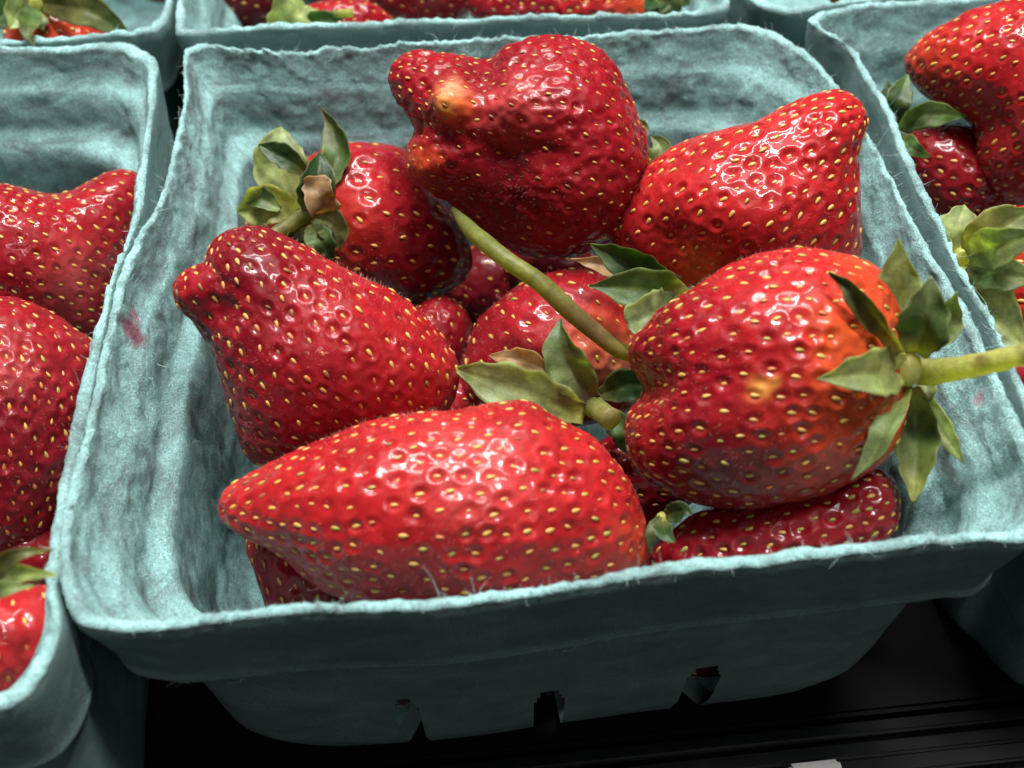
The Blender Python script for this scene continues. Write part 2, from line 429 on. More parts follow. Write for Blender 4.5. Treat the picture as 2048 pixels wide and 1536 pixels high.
BERRIES = []
def strawberry(label, group, outline, z, axis, center=None, n=80, spacing=4.4, pit=0.62, flat=0.9, base='red',
               blobs=(), bumps=(), seedmix=(('gold', 1.0),), seedscale=1.0, wrinkle=0.25, fuzz=0, seed=1, noseed=(), density=(), skin='flesh'):
    """outline: silhouette in photo pixels; z: height of the centre; axis: pixel direction from stem to tip"""
    rs = np.random.RandomState(seed)
    o2 = np.asarray(outline, float)
    if center is None:
        S = smooth_curve(o2, 400, True)
        x, y = S[:, 0], S[:, 1]; x1, y1 = np.roll(x, -1), np.roll(y, -1); cr = x * y1 - x1 * y
        center = (((x + x1) * cr).sum() / (3 * cr.sum()), ((y + y1) * cr).sum() / (3 * cr.sum()))
    P0 = on_z(center[0], center[1], z)
    dep = float(depth_of(P0)); s = dep / F
    nth = 360
    Rpx = star_radius(o2, center, nth)
    R = Rpx * s
    g, rho_s = inflate(R, nth)
    w = CAM - P0; w /= np.linalg.norm(w)
    r = CR[:, 0] - w * (CR[:, 0] @ w); r /= np.linalg.norm(r)
    u = np.cross(w, r)
    D, T = geodesic(n)
    sf = 0.62
    wv = D[:, :2] / np.maximum(1 + D[:, 2:], 1e-6) * sf
    far = D[:, 2] < -0.999999
    r2 = (wv ** 2).sum(1)
    Dw = np.concatenate([2 * wv / (1 + r2)[:, None], ((1 - r2) / (1 + r2))[:, None]], 1)
    Dw[far] = (0, 0, -1)
    th = np.arctan2(Dw[:, 1], Dw[:, 0]) % (2 * np.pi); rho = np.clip(np.hypot(Dw[:, 0], Dw[:, 1]), 0, 1)
    ti = th / (2 * np.pi) * nth; i0 = np.floor(ti).astype(int) % nth; i1 = (i0 + 1) % nth; ft = ti - np.floor(ti)
    Rv = R[i0] * (1 - ft) + R[i1] * ft
    ri = np.clip(rho, 0, 0.859) / 0.86 * 23; k0 = np.minimum(ri.astype(int), 22); fr = ri - k0
    gv = (g[i0, k0] * (1 - fr) + g[i0, k0 + 1] * fr) * (1 - ft) + (g[i1, k0] * (1 - fr) + g[i1, k0 + 1] * fr) * ft
    # membrane of a long body is thick as its short side; flat scales it
    hgt = np.sqrt(gv) * Dw[:, 2] * flat
    L3 = np.stack([Rv * rho * np.cos(th), Rv * rho * np.sin(th), hgt], 1)
    V = L3[:, :1] * r + L3[:, 1:2] * u + L3[:, 2:] * w       # local to P0, world axes
    N = tri_normals(V, T)
    V += N * (fbm((V + seed * 0.37) * 95, 2) * 0.0006)[:, None]
    px = to_px(V + P0)
    front = np.clip(Dw[:, 2] * 3 + 0.3, 0, 1)
    for (bx, by, br, bh) in bumps:
        gsn = np.exp(-((px[:, 0] - bx) ** 2 + (px[:, 1] - by) ** 2) / br ** 2) * front
        V += N * (gsn * bh * 0.001)[:, None]
    N = tri_normals(V, T)
    # --- seed sites: farthest point sampling
    ax = np.array(axis, float); ax = ax / np.hypot(*ax)
    A3 = r * ax[0] - u * ax[1]
    cand = rs.permutation(len(V))[:16000]
    area_w = np.ones(len(cand))
    for (bx, by, br, f) in density:       # f>1: denser seeds
        q = np.exp(-((px[cand, 0] - bx) ** 2 + (px[cand, 1] - by) ** 2) / br ** 2)
        area_w *= 1 + (f - 1) * q
    prj = (V[cand] @ A3); prj = prj / np.abs(prj).max()
    area_w *= 1 + 0.45 * np.clip((prj - 0.35) / 0.65, 0, 1)
    ok = np.ones(len(cand), bool)
    for (bx, by, br) in noseed:
        ok &= ((px[cand, 0] - bx) ** 2 + (px[cand, 1] - by) ** 2 > br ** 2)
    cand = cand[ok]; area_w = area_w[ok]
    CP = V[cand]
    dmin = np.full(len(cand), 1e9); sites = []
    k = rs.randint(len(cand))
    lim = spacing * 0.00055
    while len(sites) < 1100:
        sites.append(cand[k])
        dmin = np.minimum(dmin, np.linalg.norm(CP - CP[k], axis=1) * area_w)
        sc = dmin * (0.66 + 0.34 * rs.rand(len(cand)))
        k = int(np.argmax(sc))
        if dmin.max() < lim: break
    sites = np.array(sites)
    # --- pits
    disp = np.zeros(len(V)); ring = np.zeros(len(V))
    V0 = V.copy()
    xo = np.argsort(V0[:, 0]); xs = V0[xo, 0]
    for si in sites:
        lo, hi = np.searchsorted(xs, (V0[si, 0] - 0.003, V0[si, 0] + 0.003))
        near = xo[lo:hi]
        d = V0[near] - V0[si]
        kk = (np.abs(d[:, 1]) < 0.003) & (np.abs(d[:, 2]) < 0.003)
        near = near[kk]; dn = d[kk]
        tn = A3 - N[si] * (A3 @ N[si]); tn /= np.linalg.norm(tn) + 1e-9
        al = dn @ tn
        q = np.sqrt(np.maximum((dn ** 2).sum(1) - al ** 2, 0) + (al * 0.84) ** 2)
        dep_i = pit * 0.57 * (rs.uniform(0.25, 1.25) if rs.rand() > 0.12 else 0.1); sg = 0.00078 * spacing / 4.4 * rs.uniform(0.88, 1.15)
        p = dep_i * np.exp(-(q / sg) ** 2.8) - 0.22 * dep_i * np.exp(-((q - 1.6 * sg) / (0.5 * sg)) ** 2)
        cur = disp[near]
        disp[near] = np.where(np.abs(p) > np.abs(cur), p, cur) if False else np.maximum(cur, p) + np.minimum(np.minimum(cur, p), 0)
        ring[near] = np.maximum(ring[near], np.exp(-(q / (0.9 * sg)) ** 2))
    V = V - N * (disp * 0.001)[:, None]
    V += N * (fbm((V + 3.1 * seed) * 420, 2) * wrinkle * 0.00030)[:, None]
    # --- colour of the skin, with shade and sheen painted into some berries
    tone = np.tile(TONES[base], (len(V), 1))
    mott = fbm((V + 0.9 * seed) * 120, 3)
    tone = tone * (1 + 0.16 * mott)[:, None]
    wx = fbm((V + 0.31 * seed) * 170, 3); wy = fbm((V + 2.3 + 0.7 * seed) * 170, 3)
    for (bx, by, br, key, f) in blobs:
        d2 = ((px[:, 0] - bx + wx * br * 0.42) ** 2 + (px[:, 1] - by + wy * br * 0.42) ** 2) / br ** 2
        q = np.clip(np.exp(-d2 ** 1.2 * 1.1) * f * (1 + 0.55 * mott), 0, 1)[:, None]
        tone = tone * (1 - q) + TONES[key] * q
    tone = tone * (1 - 0.02 * ring)[:, None]
    root = bpy.data.objects.new('strawberry', None)
    root.empty_display_size = 0.01
    link(root, None, P0)
    root['label'] = label; root['category'] = 'strawberry'
    if group: root['group'] = group
    fl = link(bpy.data.objects.new('flesh', mesh_np('flesh', V, T, M[skin], tone=np.clip(tone, 0, 1))), root)
    # --- seeds
    N2 = tri_normals(V, T)
    names = [k for k, _ in seedmix]; pr = np.array([p for _, p in seedmix]); pr = pr / pr.sum()
    cdir = CAM - (V + P0); cdir /= np.linalg.norm(cdir, axis=1, keepdims=True)
    vis = sorted([si for si in sites if N[si] @ cdir[si] > -0.25], key=lambda q: -(N[q] @ cdir[q]))
    rest = []
    for ks, si in enumerate(vis):
        nrm = N[si]
        tn = A3 - nrm * (A3 @ nrm); tn /= np.linalg.norm(tn) + 1e-9
        a = rs.normal(0, 0.22)
        bn = np.cross(nrm, tn)
        tx = tn * math.cos(a) + bn * math.sin(a); bn = np.cross(nrm, tx)
        sc = seedscale * 0.70 * rs.uniform(0.68, 1.18)
        mt = Matrix.Identity(4)
        pos = V[si] + nrm * rs.uniform(-0.0001, 0.00016)
        for c in range(3):
            mt[c][0] = -tx[c] * sc; mt[c][1] = -bn[c] * sc; mt[c][2] = nrm[c] * sc; mt[c][3] = pos[c]
        if ks >= 300:
            rest.append(SEEDV @ np.array(mt)[:3, :3].T + pos); continue
        so = bpy.data.objects.new('seed', SEEDS[names[rs.choice(len(names), p=pr)]])
        COL.objects.link(so); so.parent = fl; so.matrix_local = mt
    if rest:
        nr = len(SEEDV)
        so = link(bpy.data.objects.new('edge_seeds', mesh_np('edge_seeds', np.vstack(rest), [np.vstack([f + nr * q for q in range(len(rest))]) for f in SEEDF], M['seed_' + names[0]])), fl)
        so['kind'] = 'stuff'
    # --- fine fuzz: short hairs standing on the skin
    if fuzz:
        fuzz = int(fuzz * 0.8); ids = rs.choice(len(V), fuzz, replace=False)
        b0 = V[ids]; nn = N[ids]; ln = rs.uniform(0.0003, 0.0008, (fuzz, 1))
        side = np.cross(nn, rs.normal(size=(fuzz, 3))); side /= np.linalg.norm(side, axis=1, keepdims=True)
        s2 = np.cross(nn, side); wd = 0.000015
        tip = b0 + nn * ln + side * ln * rs.uniform(-0.5, 0.7, (fuzz, 1)) + A3 * ln * 0.35
        VV = np.concatenate([b0 + side * wd, b0 - side * wd * 0.5 + s2 * wd * 0.87, b0 - side * wd * 0.5 - s2 * wd * 0.87, tip])
        q = np.arange(fuzz)
        FF = np.concatenate([np.stack([q, q + fuzz, q + 3 * fuzz], 1), np.stack([q + fuzz, q + 2 * fuzz, q + 3 * fuzz], 1), np.stack([q + 2 * fuzz, q, q + 3 * fuzz], 1)])
        fz = link(bpy.data.objects.new('fuzz', mesh_np('fuzz', VV, FF, M['fuzz'])), root)
        fz['kind'] = 'stuff'
    fm_ = (N * cdir).sum(1) > 0.05
    info = dict(root=root, P0=P0, dep=dep, s=s, V=V, T=T, fpx=to_px(V[fm_] + P0), foff=(dep - depth_of(V[fm_] + P0)) * 1000)
    BERRIES.append(info)
    return info

GREEN = (0.105, 0.185, 0.048); DKGREEN = (0.036, 0.092, 0.022); PALEG = (0.37, 0.43, 0.17); YELG = (0.46, 0.46, 0.15)
GREY = (0.28, 0.35, 0.15); TAN = (0.42, 0.27, 0.13); BROWN = (0.16, 0.085, 0.045); OLIVE = (0.16, 0.16, 0.05)
LT = [0, .12, .28, .45, .6, .75, .88, .96, 1]; LF = [.36, .55, .84, 1.0, .92, .64, .31, .11, .01]

def blade(parent, P0, dep, pts, width, c_base, c_mid, c_tip, cup=0.25, roll=0.0, wav=0.10, back=None, name='sepal', prof=None, seed=0, thick=0.00018):
    """a sepal: pts are (u, v, mm towards the camera) along its midrib from base to tip; width in photo pixels"""
    nt_, nw = 30, 13
    C3 = np.array([at_depth(u, v, dep - o * 0.001) for u, v, o in pts]) - P0
    C3 = smooth_curve(C3, nt_)
    t = np.linspace(0, 1, nt_)
    tan = np.gradient(C3, axis=0); tan /= np.linalg.norm(tan, axis=1, keepdims=True)
    view = CAM - (C3 + P0); view /= np.linalg.norm(view, axis=1, keepdims=True)
    sd = np.cross(tan, view); sd /= np.linalg.norm(sd, axis=1, keepdims=True)
    nv = np.cross(sd, tan)
    rl = np.interp(t, np.linspace(0, 1, len(np.atleast_1d(roll))) if np.ndim(roll) else [0, 1], roll if np.ndim(roll) else [roll, roll])
    cs, sn = np.cos(rl)[:, None], np.sin(rl)[:, None]
    sd, nv = sd * cs + nv * sn, nv * cs - sd * sn
    wv = np.interp(t, LT, prof or LF) * width * 0.52 * dep / F
    x = np.linspace(-1, 1, nw)
    rs = np.random.RandomState(abs(int(seed)) + 31)
    ph = rs.uniform(0, 6.28, 3)
    V = np.zeros((nt_, nw, 3)); col = np.zeros((nt_, nw, 3))
    cb, cm, ct = (np.array(c) for c in (c_base, c_mid, c_tip))
    for i in range(nt_):
        off = cup * wv[i] * (x ** 2) + wav * wv[i] * np.sin(t[i] * 9 + ph[0]) * x + 0.10 * wv[i] * np.abs(x) * np.sin(t[i] * 17 + ph[1] + x)
        off -= 0.10 * wv[i] * np.exp(-(x / 0.16) ** 2)
        V[i] = C3[i] + sd[i] * (x * wv[i] * (1 + 0.05 * np.sin(t[i] * 31 + ph[2] + 2 * x)))[:, None] + nv[i] * off[:, None]
        a = t[i]
        c = cb * (1 - a / 0.4) + cm * (a / 0.4) if a < 0.4 else cm * (1 - (a - 0.4) / 0.6) + ct * ((a - 0.4) / 0.6)
        mid = np.exp(-(x / 0.14) ** 2)[:, None] * (1 - 0.6 * a)
        vein = (0.90 + 0.10 * np.cos((np.abs(x) * 3.2 - t[i] * 16)))[:, None]
        col[i] = (c * (1 - 0.35 * mid) + cb * 0.35 * mid) * vein
    wr = fbm((V + seed * 0.13) * 260, 3)
    V += nv[:, None] * (wr * 0.00034)[..., None]
    V += (sd[:, None] * (np.abs(x)[None] ** 3 * np.sign(x)[None] * fbm((V + 1.7) * 420, 2) * 0.00026)[..., None])
    sp_ = np.clip(fbm((V + seed) * 300, 3) * 1.6 - 0.75, 0, 1)[..., None] * 0.35
    col = col * (1 - sp_) + np.array((0.13, 0.10, 0.045)) * sp_
    col = col * (1 + 0.22 * fbm((V + 5 + seed) * 150, 2))[..., None]
    eg = (np.abs(x)[None, :, None] ** 8) * 0.3
    col = col * (1 - eg) + np.array((0.30, 0.26, 0.13)) * eg
    nrm = np.cross(np.gradient(V, axis=0), np.gradient(V, axis=1)); nrm /= np.linalg.norm(nrm, axis=2, keepdims=True) + 1e-12
    if (nrm * nv[:, None]).sum() < 0: nrm = -nrm
    edge = (1 - 0.8 * np.abs(x) ** 6)[None, :, None]
    B = V - nrm * thick * edge
    bc = col if back is None else np.tile(np.array(back), (nt_, nw, 1)) * (0.7 + 0.3 * col / col.max())
    VV = np.concatenate([V.reshape(-1, 3), B.reshape(-1, 3)]); cc = np.concatenate([col.reshape(-1, 3), bc.reshape(-1, 3)])
    g = np.arange(nt_ * nw).reshape(nt_, nw); o = nt_ * nw
    q1 = np.stack([g[:-1, :-1], g[1:, :-1], g[1:, 1:], g[:-1, 1:]], -1).reshape(-1, 4)
    q2 = q1[:, ::-1] + o
    es = []
    for a, b in ((g[:-1, 0], g[1:, 0]), (g[1:, -1], g[:-1, -1]), (g[0, 1:], g[0, :-1]), (g[-1, :-1], g[-1, 1:])):
        es.append(np.stack([b, a, a + o, b + o], -1))
    return link(bpy.data.objects.new(name, mesh_np(name, VV, np.concatenate([q1, q2] + es), M['leaf'], tone=np.clip(cc, 0, 1))), parent)

def tube(parent, name, C3, rad, cols, seg=10, mat='leaf', cap=True, rough=0.14, seed=0):
    n = len(C3); C3 = np.asarray(C3); rad = np.broadcast_to(rad, (n,))
    tan = np.gradient(C3, axis=0); tan /= np.linalg.norm(tan, axis=1, keepdims=True)
    up = np.array([0.3, -0.5, 0.8]); a = np.cross(tan, up); a /= np.linalg.norm(a, axis=1, keepdims=True); b = np.cross(tan, a)
    ang = np.linspace(0, 2 * np.pi, seg, endpoint=False)
    nz = 1 + rough * vnoise(np.stack(np.broadcast_arrays(np.arange(n)[:, None] * 0.45, ang[None, :] * 1.5, np.full((n, seg), seed + 0.5)), -1))
    V = C3[:, None] + (a[:, None] * np.cos(ang)[None, :, None] + b[:, None] * np.sin(ang)[None, :, None]) * (rad[:, None] * nz)[:, :, None]
    cols = np.asarray(cols, float)
    C3 = C3 + np.stack([fbm(np.stack([np.arange(n) * 0.22, np.full(n, seed + k * 3.3), np.zeros(n)], 1), 2) for k in range(3)], 1) * 0.00022 * np.sin(np.linspace(0, np.pi, n))[:, None]
    cc = np.repeat(np.stack([np.interp(np.linspace(0, 1, n), np.linspace(0, 1, len(cols)), cols[:, k]) for k in range(3)], 1)[:, None], seg, 1)
    mo = fbm(V * np.array([260, 260, 260]) + seed, 3); br = np.clip(mo * 2.2 - 0.9, 0, 1)[..., None] * 0.7
    cc = cc * (1 + 0.25 * mo)[..., None] * (1 - br) + np.array((0.15, 0.085, 0.04)) * br
    g = np.arange(n * seg).reshape(n, seg); g2 = np.roll(g, -1, 1)
    q = np.stack([g[:-1], g2[:-1], g2[1:], g[1:]], -1).reshape(-1, 4)
    VV = np.concatenate([V.reshape(-1, 3), C3[:1], C3[-1:]]); cc = np.concatenate([cc.reshape(-1, 3), cc[0, :1], cc[-1, :1]])
    t1 = np.stack([g2[0], g[0], np.full(seg, n * seg)], -1); t2 = np.stack([g[-1], g2[-1], np.full(seg, n * seg + 1)], -1)
    return link(bpy.data.objects.new(name, mesh_np(name, VV, [q, t1, t2], M[mat], tone=cc)), parent)

def resolve(info, pts):
    """an offset above 90 means: (offset - 100) mm above the berry's own skin at that pixel"""
    out = []
    for u, v, o in pts:
        if o > 90:
            k = int(np.argmin(((info['fpx'] - (u, v)) ** 2).sum(1)))
            o = info['foff'][k] + o - 100
        out.append((u, v, o))
    return out
def px_path(info, pts, n):
    C3 = np.array([at_depth(u, v, info['dep'] - o * 0.001) for u, v, o in pts]) - info['P0']
    return smooth_curve(C3, n)

def calyx(info, hub, hub_r, sepals, stem=None, stem_r=20, stem_cols=None, hubcol=YELG):
    """hub: (u, v, mm towards the camera); sepals: dicts for blade()"""
    rt, P0, dep = info['root'], info['P0'], info['dep']
    hp = at_depth(hub[0], hub[1], dep - hub[2] * 0.001) - P0
    D, T = geodesic(5)
    V = D * np.array([1, 1, 1]) * hub_r * dep / F
    V *= (1 + 0.12 * vnoise(D * 3 + hub[0]))[:, None]
    cx = link(bpy.data.objects.new('calyx', mesh_np('calyx', V + hp, T, M['leaf'], tone=np.tile(np.array(hubcol), (len(V), 1)))), rt)
    for i, sp in enumerate(sepals):
        sp = dict(sp); pts = sp.pop('p'); wd = sp.pop('w'); cols = sp.pop('c')
        blade(cx, P0, dep, resolve(info, pts), wd, *cols, seed=i + int(hub[0]), **sp)
    if stem:
        C3 = px_path(info, stem, 34)
        tube(rt, 'stem', C3, np.interp(np.linspace(0, 1, 34), np.linspace(0, 1, len(np.atleast_1d(stem_r))) if np.ndim(stem_r) else [0, 1], stem_r if np.ndim(stem_r) else [stem_r, stem_r]) * dep / F,
             stem_cols or (YELG, GREEN), seed=hub[1])
    return cx
# ------------------------------------------------------------------ shelf
def box_mesh(name, x0, x1, y0, y1, z0, z1, mat, bev=0.0006):
    import bmesh
    bm = bmesh.new(); bmesh.ops.create_cube(bm, size=1.0)
    for v in bm.verts:
        v.co = ((x0 + x1) / 2 + v.co.x * (x1 - x0), (y0 + y1) / 2 + v.co.y * (y1 - y0), (z0 + z1) / 2 + v.co.z * (z1 - z0))
    bmesh.ops.bevel(bm, geom=list(bm.edges), offset=bev, segments=2, affect='EDGES')
    me = bpy.data.meshes.new(name); bm.to_mesh(me); bm.free()
    me.materials.append(M[mat]); return me
M['black'].node_tree.nodes['Principled BSDF'].inputs['Specular IOR Level'].default_value = 0.15
shelf = link(bpy.data.objects.new('shelf', box_mesh('shelf', -0.45, 0.45, -0.0595, 0.40, -0.012, 0.0, 'black', 0.0008)))
shelf['kind'] = 'structure'
rail = bpy.data.objects.new('shelf_edge_rail', None); rail.empty_display_size = 0.02
link(rail, None, (0, -0.0665, -0.012))
rail['label'] = 'ridged glossy black plastic rail along the front edge of the dark shelf'; rail['category'] = 'shelf rail'
for i, (y0, y1, z1) in enumerate(((-0.0628, -0.0602, -0.0012), (-0.0662, -0.0634, -0.0026), (-0.0700, -0.0668, -0.0016), (-0.0765, -0.0706, -0.0030))):
    link(bpy.data.objects.new('ridge', box_mesh('ridge', -0.45, 0.45, y0 + 0.0665, y1 + 0.0665, 0.0, z1 + 0.012, 'blackrail', 0.0005)), rail)
link(bpy.data.objects.new('rail_back', box_mesh('rail_back', -0.45, 0.45, -0.010, 0.0062, -0.002, 0.0069, 'blackrail', 0.0004)), rail)
clip = link(bpy.data.objects.new('tag_clip', box_mesh('tag_clip', -0.0045, 0.0045, -0.0034, 0.0034, -0.0002, 0.0016, 'clip', 0.0006)), None, (0.0425, -0.0705, -0.0012))
clip['label'] = 'small pale grey plastic tag clip sitting on the black shelf rail'; clip['category'] = 'clip'

# ------------------------------------------------------------------ moulded pulp baskets
# control points down the wall: (depth mm, inset mm)
OUT_P = np.array([[0, 0], [2, -.1], [6, .5], [11, 1.2], [15.5, 1.8], [17.4, 1.5], [18.3, 5.6], [24, 6.1], [33, 6.7], [46, 7.6], [54, 8.5], [59.5, 10.2], [61.6, 14.5], [61.9, 30]], float)
IN_P = np.array([[0, 1.25], [2, 1.65], [4.5, 2.35], [6.3, 3.1], [7.8, 4.3], [12, 5.2], [16.2, 5.7], [18.6, 8.8], [33, 9.3], [46, 9.4], [53.5, 10.2], [57.8, 11.9], [59.8, 15.8], [59.6, 30]], float)

def basket(label, rim_xy, zr=RIM, n=260, levels=46, slots=(), stain=None, fibres=200, fine=1.0, seed=1, sag=None, ridge=1.0, foot=0.855, rnd=0.022):
    rs = np.random.RandomState(seed)
    rim = smooth_curve(np.asarray(rim_xy, float), n, True)
    c = rim.mean(0)
    base = c + (cgauss(rim, n * rnd) - c) * foot          # 9.4 mm in on the straight sides
    dirv = (base - rim) / 9.4                                 # per mm of inset
    dirv_in = (c + (cgauss(rim, n * 0.022) - c) * 0.855 - rim) / 9.4
    s = np.linspace(0, 1, levels) ; kk = np.linspace(0, 1, len(OUT_P))
    # more levels where the eye goes: rim, ledge
    O = np.stack([np.interp(s, kk, OUT_P[:, i]) for i in (0, 1)], 1)
    I = np.stack([np.interp(s, kk, IN_P[:, i]) for i in (0, 1)], 1)
    for A in (O, I):
        for _ in range(2):
            A[1:-1] = (A[:-2] + 2 * A[1:-1] + A[2:]) / 4
    arc = np.concatenate([[0], np.cumsum(np.linalg.norm(np.diff(np.vstack([rim, rim[:1]]), axis=0), axis=1))])[:-1]
    nrm = np.stack([-(np.roll(rim, -1, 0) - np.roll(rim, 1, 0))[:, 1], (np.roll(rim, -1, 0) - np.roll(rim, 1, 0))[:, 0]], 1)
    nrm /= np.linalg.norm(nrm, axis=1, keepdims=True)
    if ((c - rim) * nrm).sum() < 0: nrm = -nrm                # points inwards
    P3 = np.concatenate([rim, np.zeros((n, 1))], 1)
    rimz = fbm(P3 * 55 + seed, 2) * 0.0006 + fbm(P3 * 420 + seed, 3) * 0.0003 * fine
    if sag is not None: rimz = rimz + sag(rim)
    def surf(Q, inner):
        zd = Q[:, 0][:, None] * 0.001; ins = Q[:, 1][:, None]
        fall = np.clip(1 - zd / 0.02, 0, 1)
        dv = dirv_in if inner else dirv
        X = rim[None, :, 0] + dv[None, :, 0] * ins; Y = rim[None, :, 1] + dv[None, :, 1] * ins
        Z = zr - zd * (zr / 0.062) + rimz[None] * fall
        V = np.stack(np.broadcast_arrays(X, Y, Z), -1)
        AN = np.stack(np.broadcast_arrays(arc[None] * 0.35, zd, np.full((len(Q), n), seed * 0.7 + inner)), -1)
        if inner:
            d = fbm(AN * 150, 3) * 0.00016 * ridge + fbm(V * 330 + seed, 3) * 0.00034 * fine + fbm(V * 30 + seed, 2) * 0.0004
        else:
            d = fbm(V * 45 + seed, 2) * 0.0004 + fbm(V * 500, 2) * 0.00007
        d = d * np.clip((len(Q) - 1 - np.arange(len(Q))) / 6, 0, 1)[:, None]
        V[..., 0] += nrm[None, :, 0] * d; V[..., 1] += nrm[None, :, 1] * d
        if not inner: V[..., 2] = np.maximum(V[..., 2], 0.0003)
        return V
    VO = surf(O, 0); VI = surf(I, 1)
    # ragged rim crest between the two skins
    wob = fbm(P3 * 1500 + 5 + seed, 3)
    crest = VO[0] * 0.5 + VI[0] * 0.5 + np.stack([nrm[:, 0] * wob * 0.0003, nrm[:, 1] * wob * 0.0003, 0.0004 + np.maximum(wob, -0.2) * 0.0007 * fine], 1)
    VI[0, :, 2] += 0.0002 * wob; VO[0] -= np.stack([nrm[:, 0] * wob, nrm[:, 1] * wob, 0 * wob], 1) * 0.00025
    L = levels
    V = np.concatenate([VO.reshape(-1, 3), VI.reshape(-1, 3), crest, [[c[0], c[1], 0.0004], [c[0], c[1], zr - 0.0592]]])
    gO = np.arange(L * n).reshape(L, n); gI = gO + L * n; gC = np.arange(n) + 2 * L * n; cO = 2 * L * n + n; cI = cO + 1
    r1 = lambda g: np.roll(g, -1, -1)
    hole = np.zeros((L - 1, n), bool)
    pxo = to_px(VO)
    for (xa, xb, ya) in slots:                 # vent slots low in the front wall (pixel ranges of the photograph)
        row = int(np.argmax(O[:, 0] >= ya))
        cols_ = np.nonzero((pxo[row, :, 0] > xa) & (pxo[row, :, 0] < xb) & (VO[row, :, 1] < -0.03))[0]
        mid_ = cols_.mean(); hw_ = max(len(cols_) / 2, 1)
        for cidx in cols_:
            e_ = abs(cidx - mid_) / hw_
            hole[row + int(round(3.0 * e_ ** 3)):int(L * 0.955), cidx] = True
    qO = np.stack([gO[:-1], r1(gO)[:-1], r1(gO)[1:], gO[1:]], -1)
    qI = np.stack([gI[:-1], gI[1:], r1(gI)[1:], r1(gI)[:-1]], -1)
    mats = []
    hin = hole.copy()                          # inner skin cut wider so no lit edge brightens the slot
    for sh in range(1, 7): hin |= np.roll(hole, sh, 1) | np.roll(hole, -sh, 1)
    h2 = hin.copy()
    for sh in range(1, 5):
        h2[:-sh] |= hin[sh:]
    hin = h2
    Q = [qO[~hole], qI[~hin]]; mats += [1] * len(Q[0]) + [0] * len(Q[1])
    top = np.concatenate([np.stack([gO[0], gC, r1(gC), r1(gO[0])], -1), np.stack([gC, gI[0], r1(gI[0]), r1(gC)], -1)])
    Q.append(top); mats += [0] * len(top)
    quads = np.concatenate(Q)
    tri = np.concatenate([np.stack([gO[-1], r1(gO[-1]), np.full(n, cO)], -1), np.stack([r1(gI[-1]), gI[-1], np.full(n, cI)], -1)])
    mats += [1] * n + [0] * n
    st = np.ones((len(V), 3))
    st[gC] = 1.35; st[gI[:2]] = 1.15; st[gO[:2]] = 1.15       # torn edge shows the paler core of the pulp
    if stain is not None:
        for (p, rad, colr) in stain:
            pi_ = to_px(VI[:int(L * 0.5)].reshape(-1, 3)); p = VI[:int(L * 0.5)].reshape(-1, 3)[np.argmin(((pi_ - p) ** 2).sum(1))]
            d = np.linalg.norm(V - p, axis=1) / rad * (1 + 0.35 * fbm(V * 500, 2))
            k = np.clip((1.25 - d) * 1.8, 0, 1)[:, None] * 0.95
            st = st * (1 - k) + np.array(colr) * k
    root = bpy.data.objects.new('berry_basket', None); root.empty_display_size = 0.03
    c0 = np.array([c[0], c[1], 0.0]); link(root, None, c0)
    root['label'] = label; root['category'] = 'basket'; root['group'] = 'moulded pulp berry baskets packed in rows'
    me = mesh_np('shell', V - c0, [quads, tri], [M['pulp_in'], M['pulp_out']], tone=st, attr='stain')
    me.polygons.foreach_set('material_index', np.array(mats, np.int32))
    uvl = me.uv_layers.new(name='wall')
    uvv = np.zeros((len(V), 2))
    uvv[:L * n, 0] = np.tile(arc, L); uvv[:L * n, 1] = np.repeat(O[:, 0] * .001 + O[:, 1] * 0.001, n)
    uvv[L * n:2 * L * n, 0] = np.tile(arc, L); uvv[L * n:2 * L * n, 1] = np.repeat(I[:, 0] * .001 + I[:, 1] * 0.001, n)
    uvv[2 * L * n:2 * L * n + n, 0] = arc
    uvv += seed * 0.173
    li = np.zeros(len(me.loops), np.int32); me.loops.foreach_get('vertex_index', li)
    uvl.data.foreach_set('uv', uvv[li].astype(np.float32).ravel())
    link(bpy.data.objects.new('shell', me), root)
    # loose fibres: on the rim and on the rough inside
    if fibres:
        nseg = 8
        PV, PF, o = [], [], 0
        for k in range(fibres):
            j = rs.randint(n)
            if rs.rand() < 0.82:
                p = crest[j].copy() - np.array([0, 0, 0.0003]); ln = rs.uniform(0.0004, 0.0016) * (1.5 if rs.rand() < 0.07 else 1)
                d = np.array([*(nrm[j] * rs.normal(0, 1.0)), abs(rs.normal(0.2, 0.5))]) + rs.normal(0, 0.5, 3)
            else:
                i = rs.randint(1, int(L * 0.7)); p = VI[i, j].copy(); ln = rs.uniform(0.0004, 0.0013)
                d = np.array([*(nrm[j] * 0.5), 0.1]) + rs.normal(0, 0.6, 3)
            if k % 16 == 0:
                i = int(np.argmax(O[:, 0] > 16.9)); p = VO[i, j] - np.array([*nrm[j], 0]) * 0.0001; ln = rs.uniform(0.001, 0.003)
                tg = np.array([-nrm[j][1], nrm[j][0], 0]); d = tg * rs.choice([-1, 1]) + rs.normal(0, 0.15, 3)
            d /= np.linalg.norm(d)
            bend = rs.normal(0, 1.0, 3)
            t = np.linspace(0, 1, nseg)[:, None]
            C = p + d * t * ln * 0.8 + bend * (1 - np.cos(t * rs.uniform(1.5, 4.0))) * ln * 0.32 + np.cross(d, bend) * np.sin(t * rs.uniform(1, 5)) * ln * 0.18
            a = np.cross(d, bend); a /= np.linalg.norm(a) + 1e-9; b = np.cross(d, a)
            rr = rs.uniform(0.00002, 0.000045) * (1.1 - 0.8 * t)
            ring = np.stack([C + a * rr, C - a * rr * 0.5 + b * rr * 0.87, C - a * rr * 0.5 - b * rr * 0.87], 1)
            PV.append(ring.reshape(-1, 3))
            g = np.arange(nseg * 3).reshape(nseg, 3) + o; g2 = np.roll(g, -1, 1)
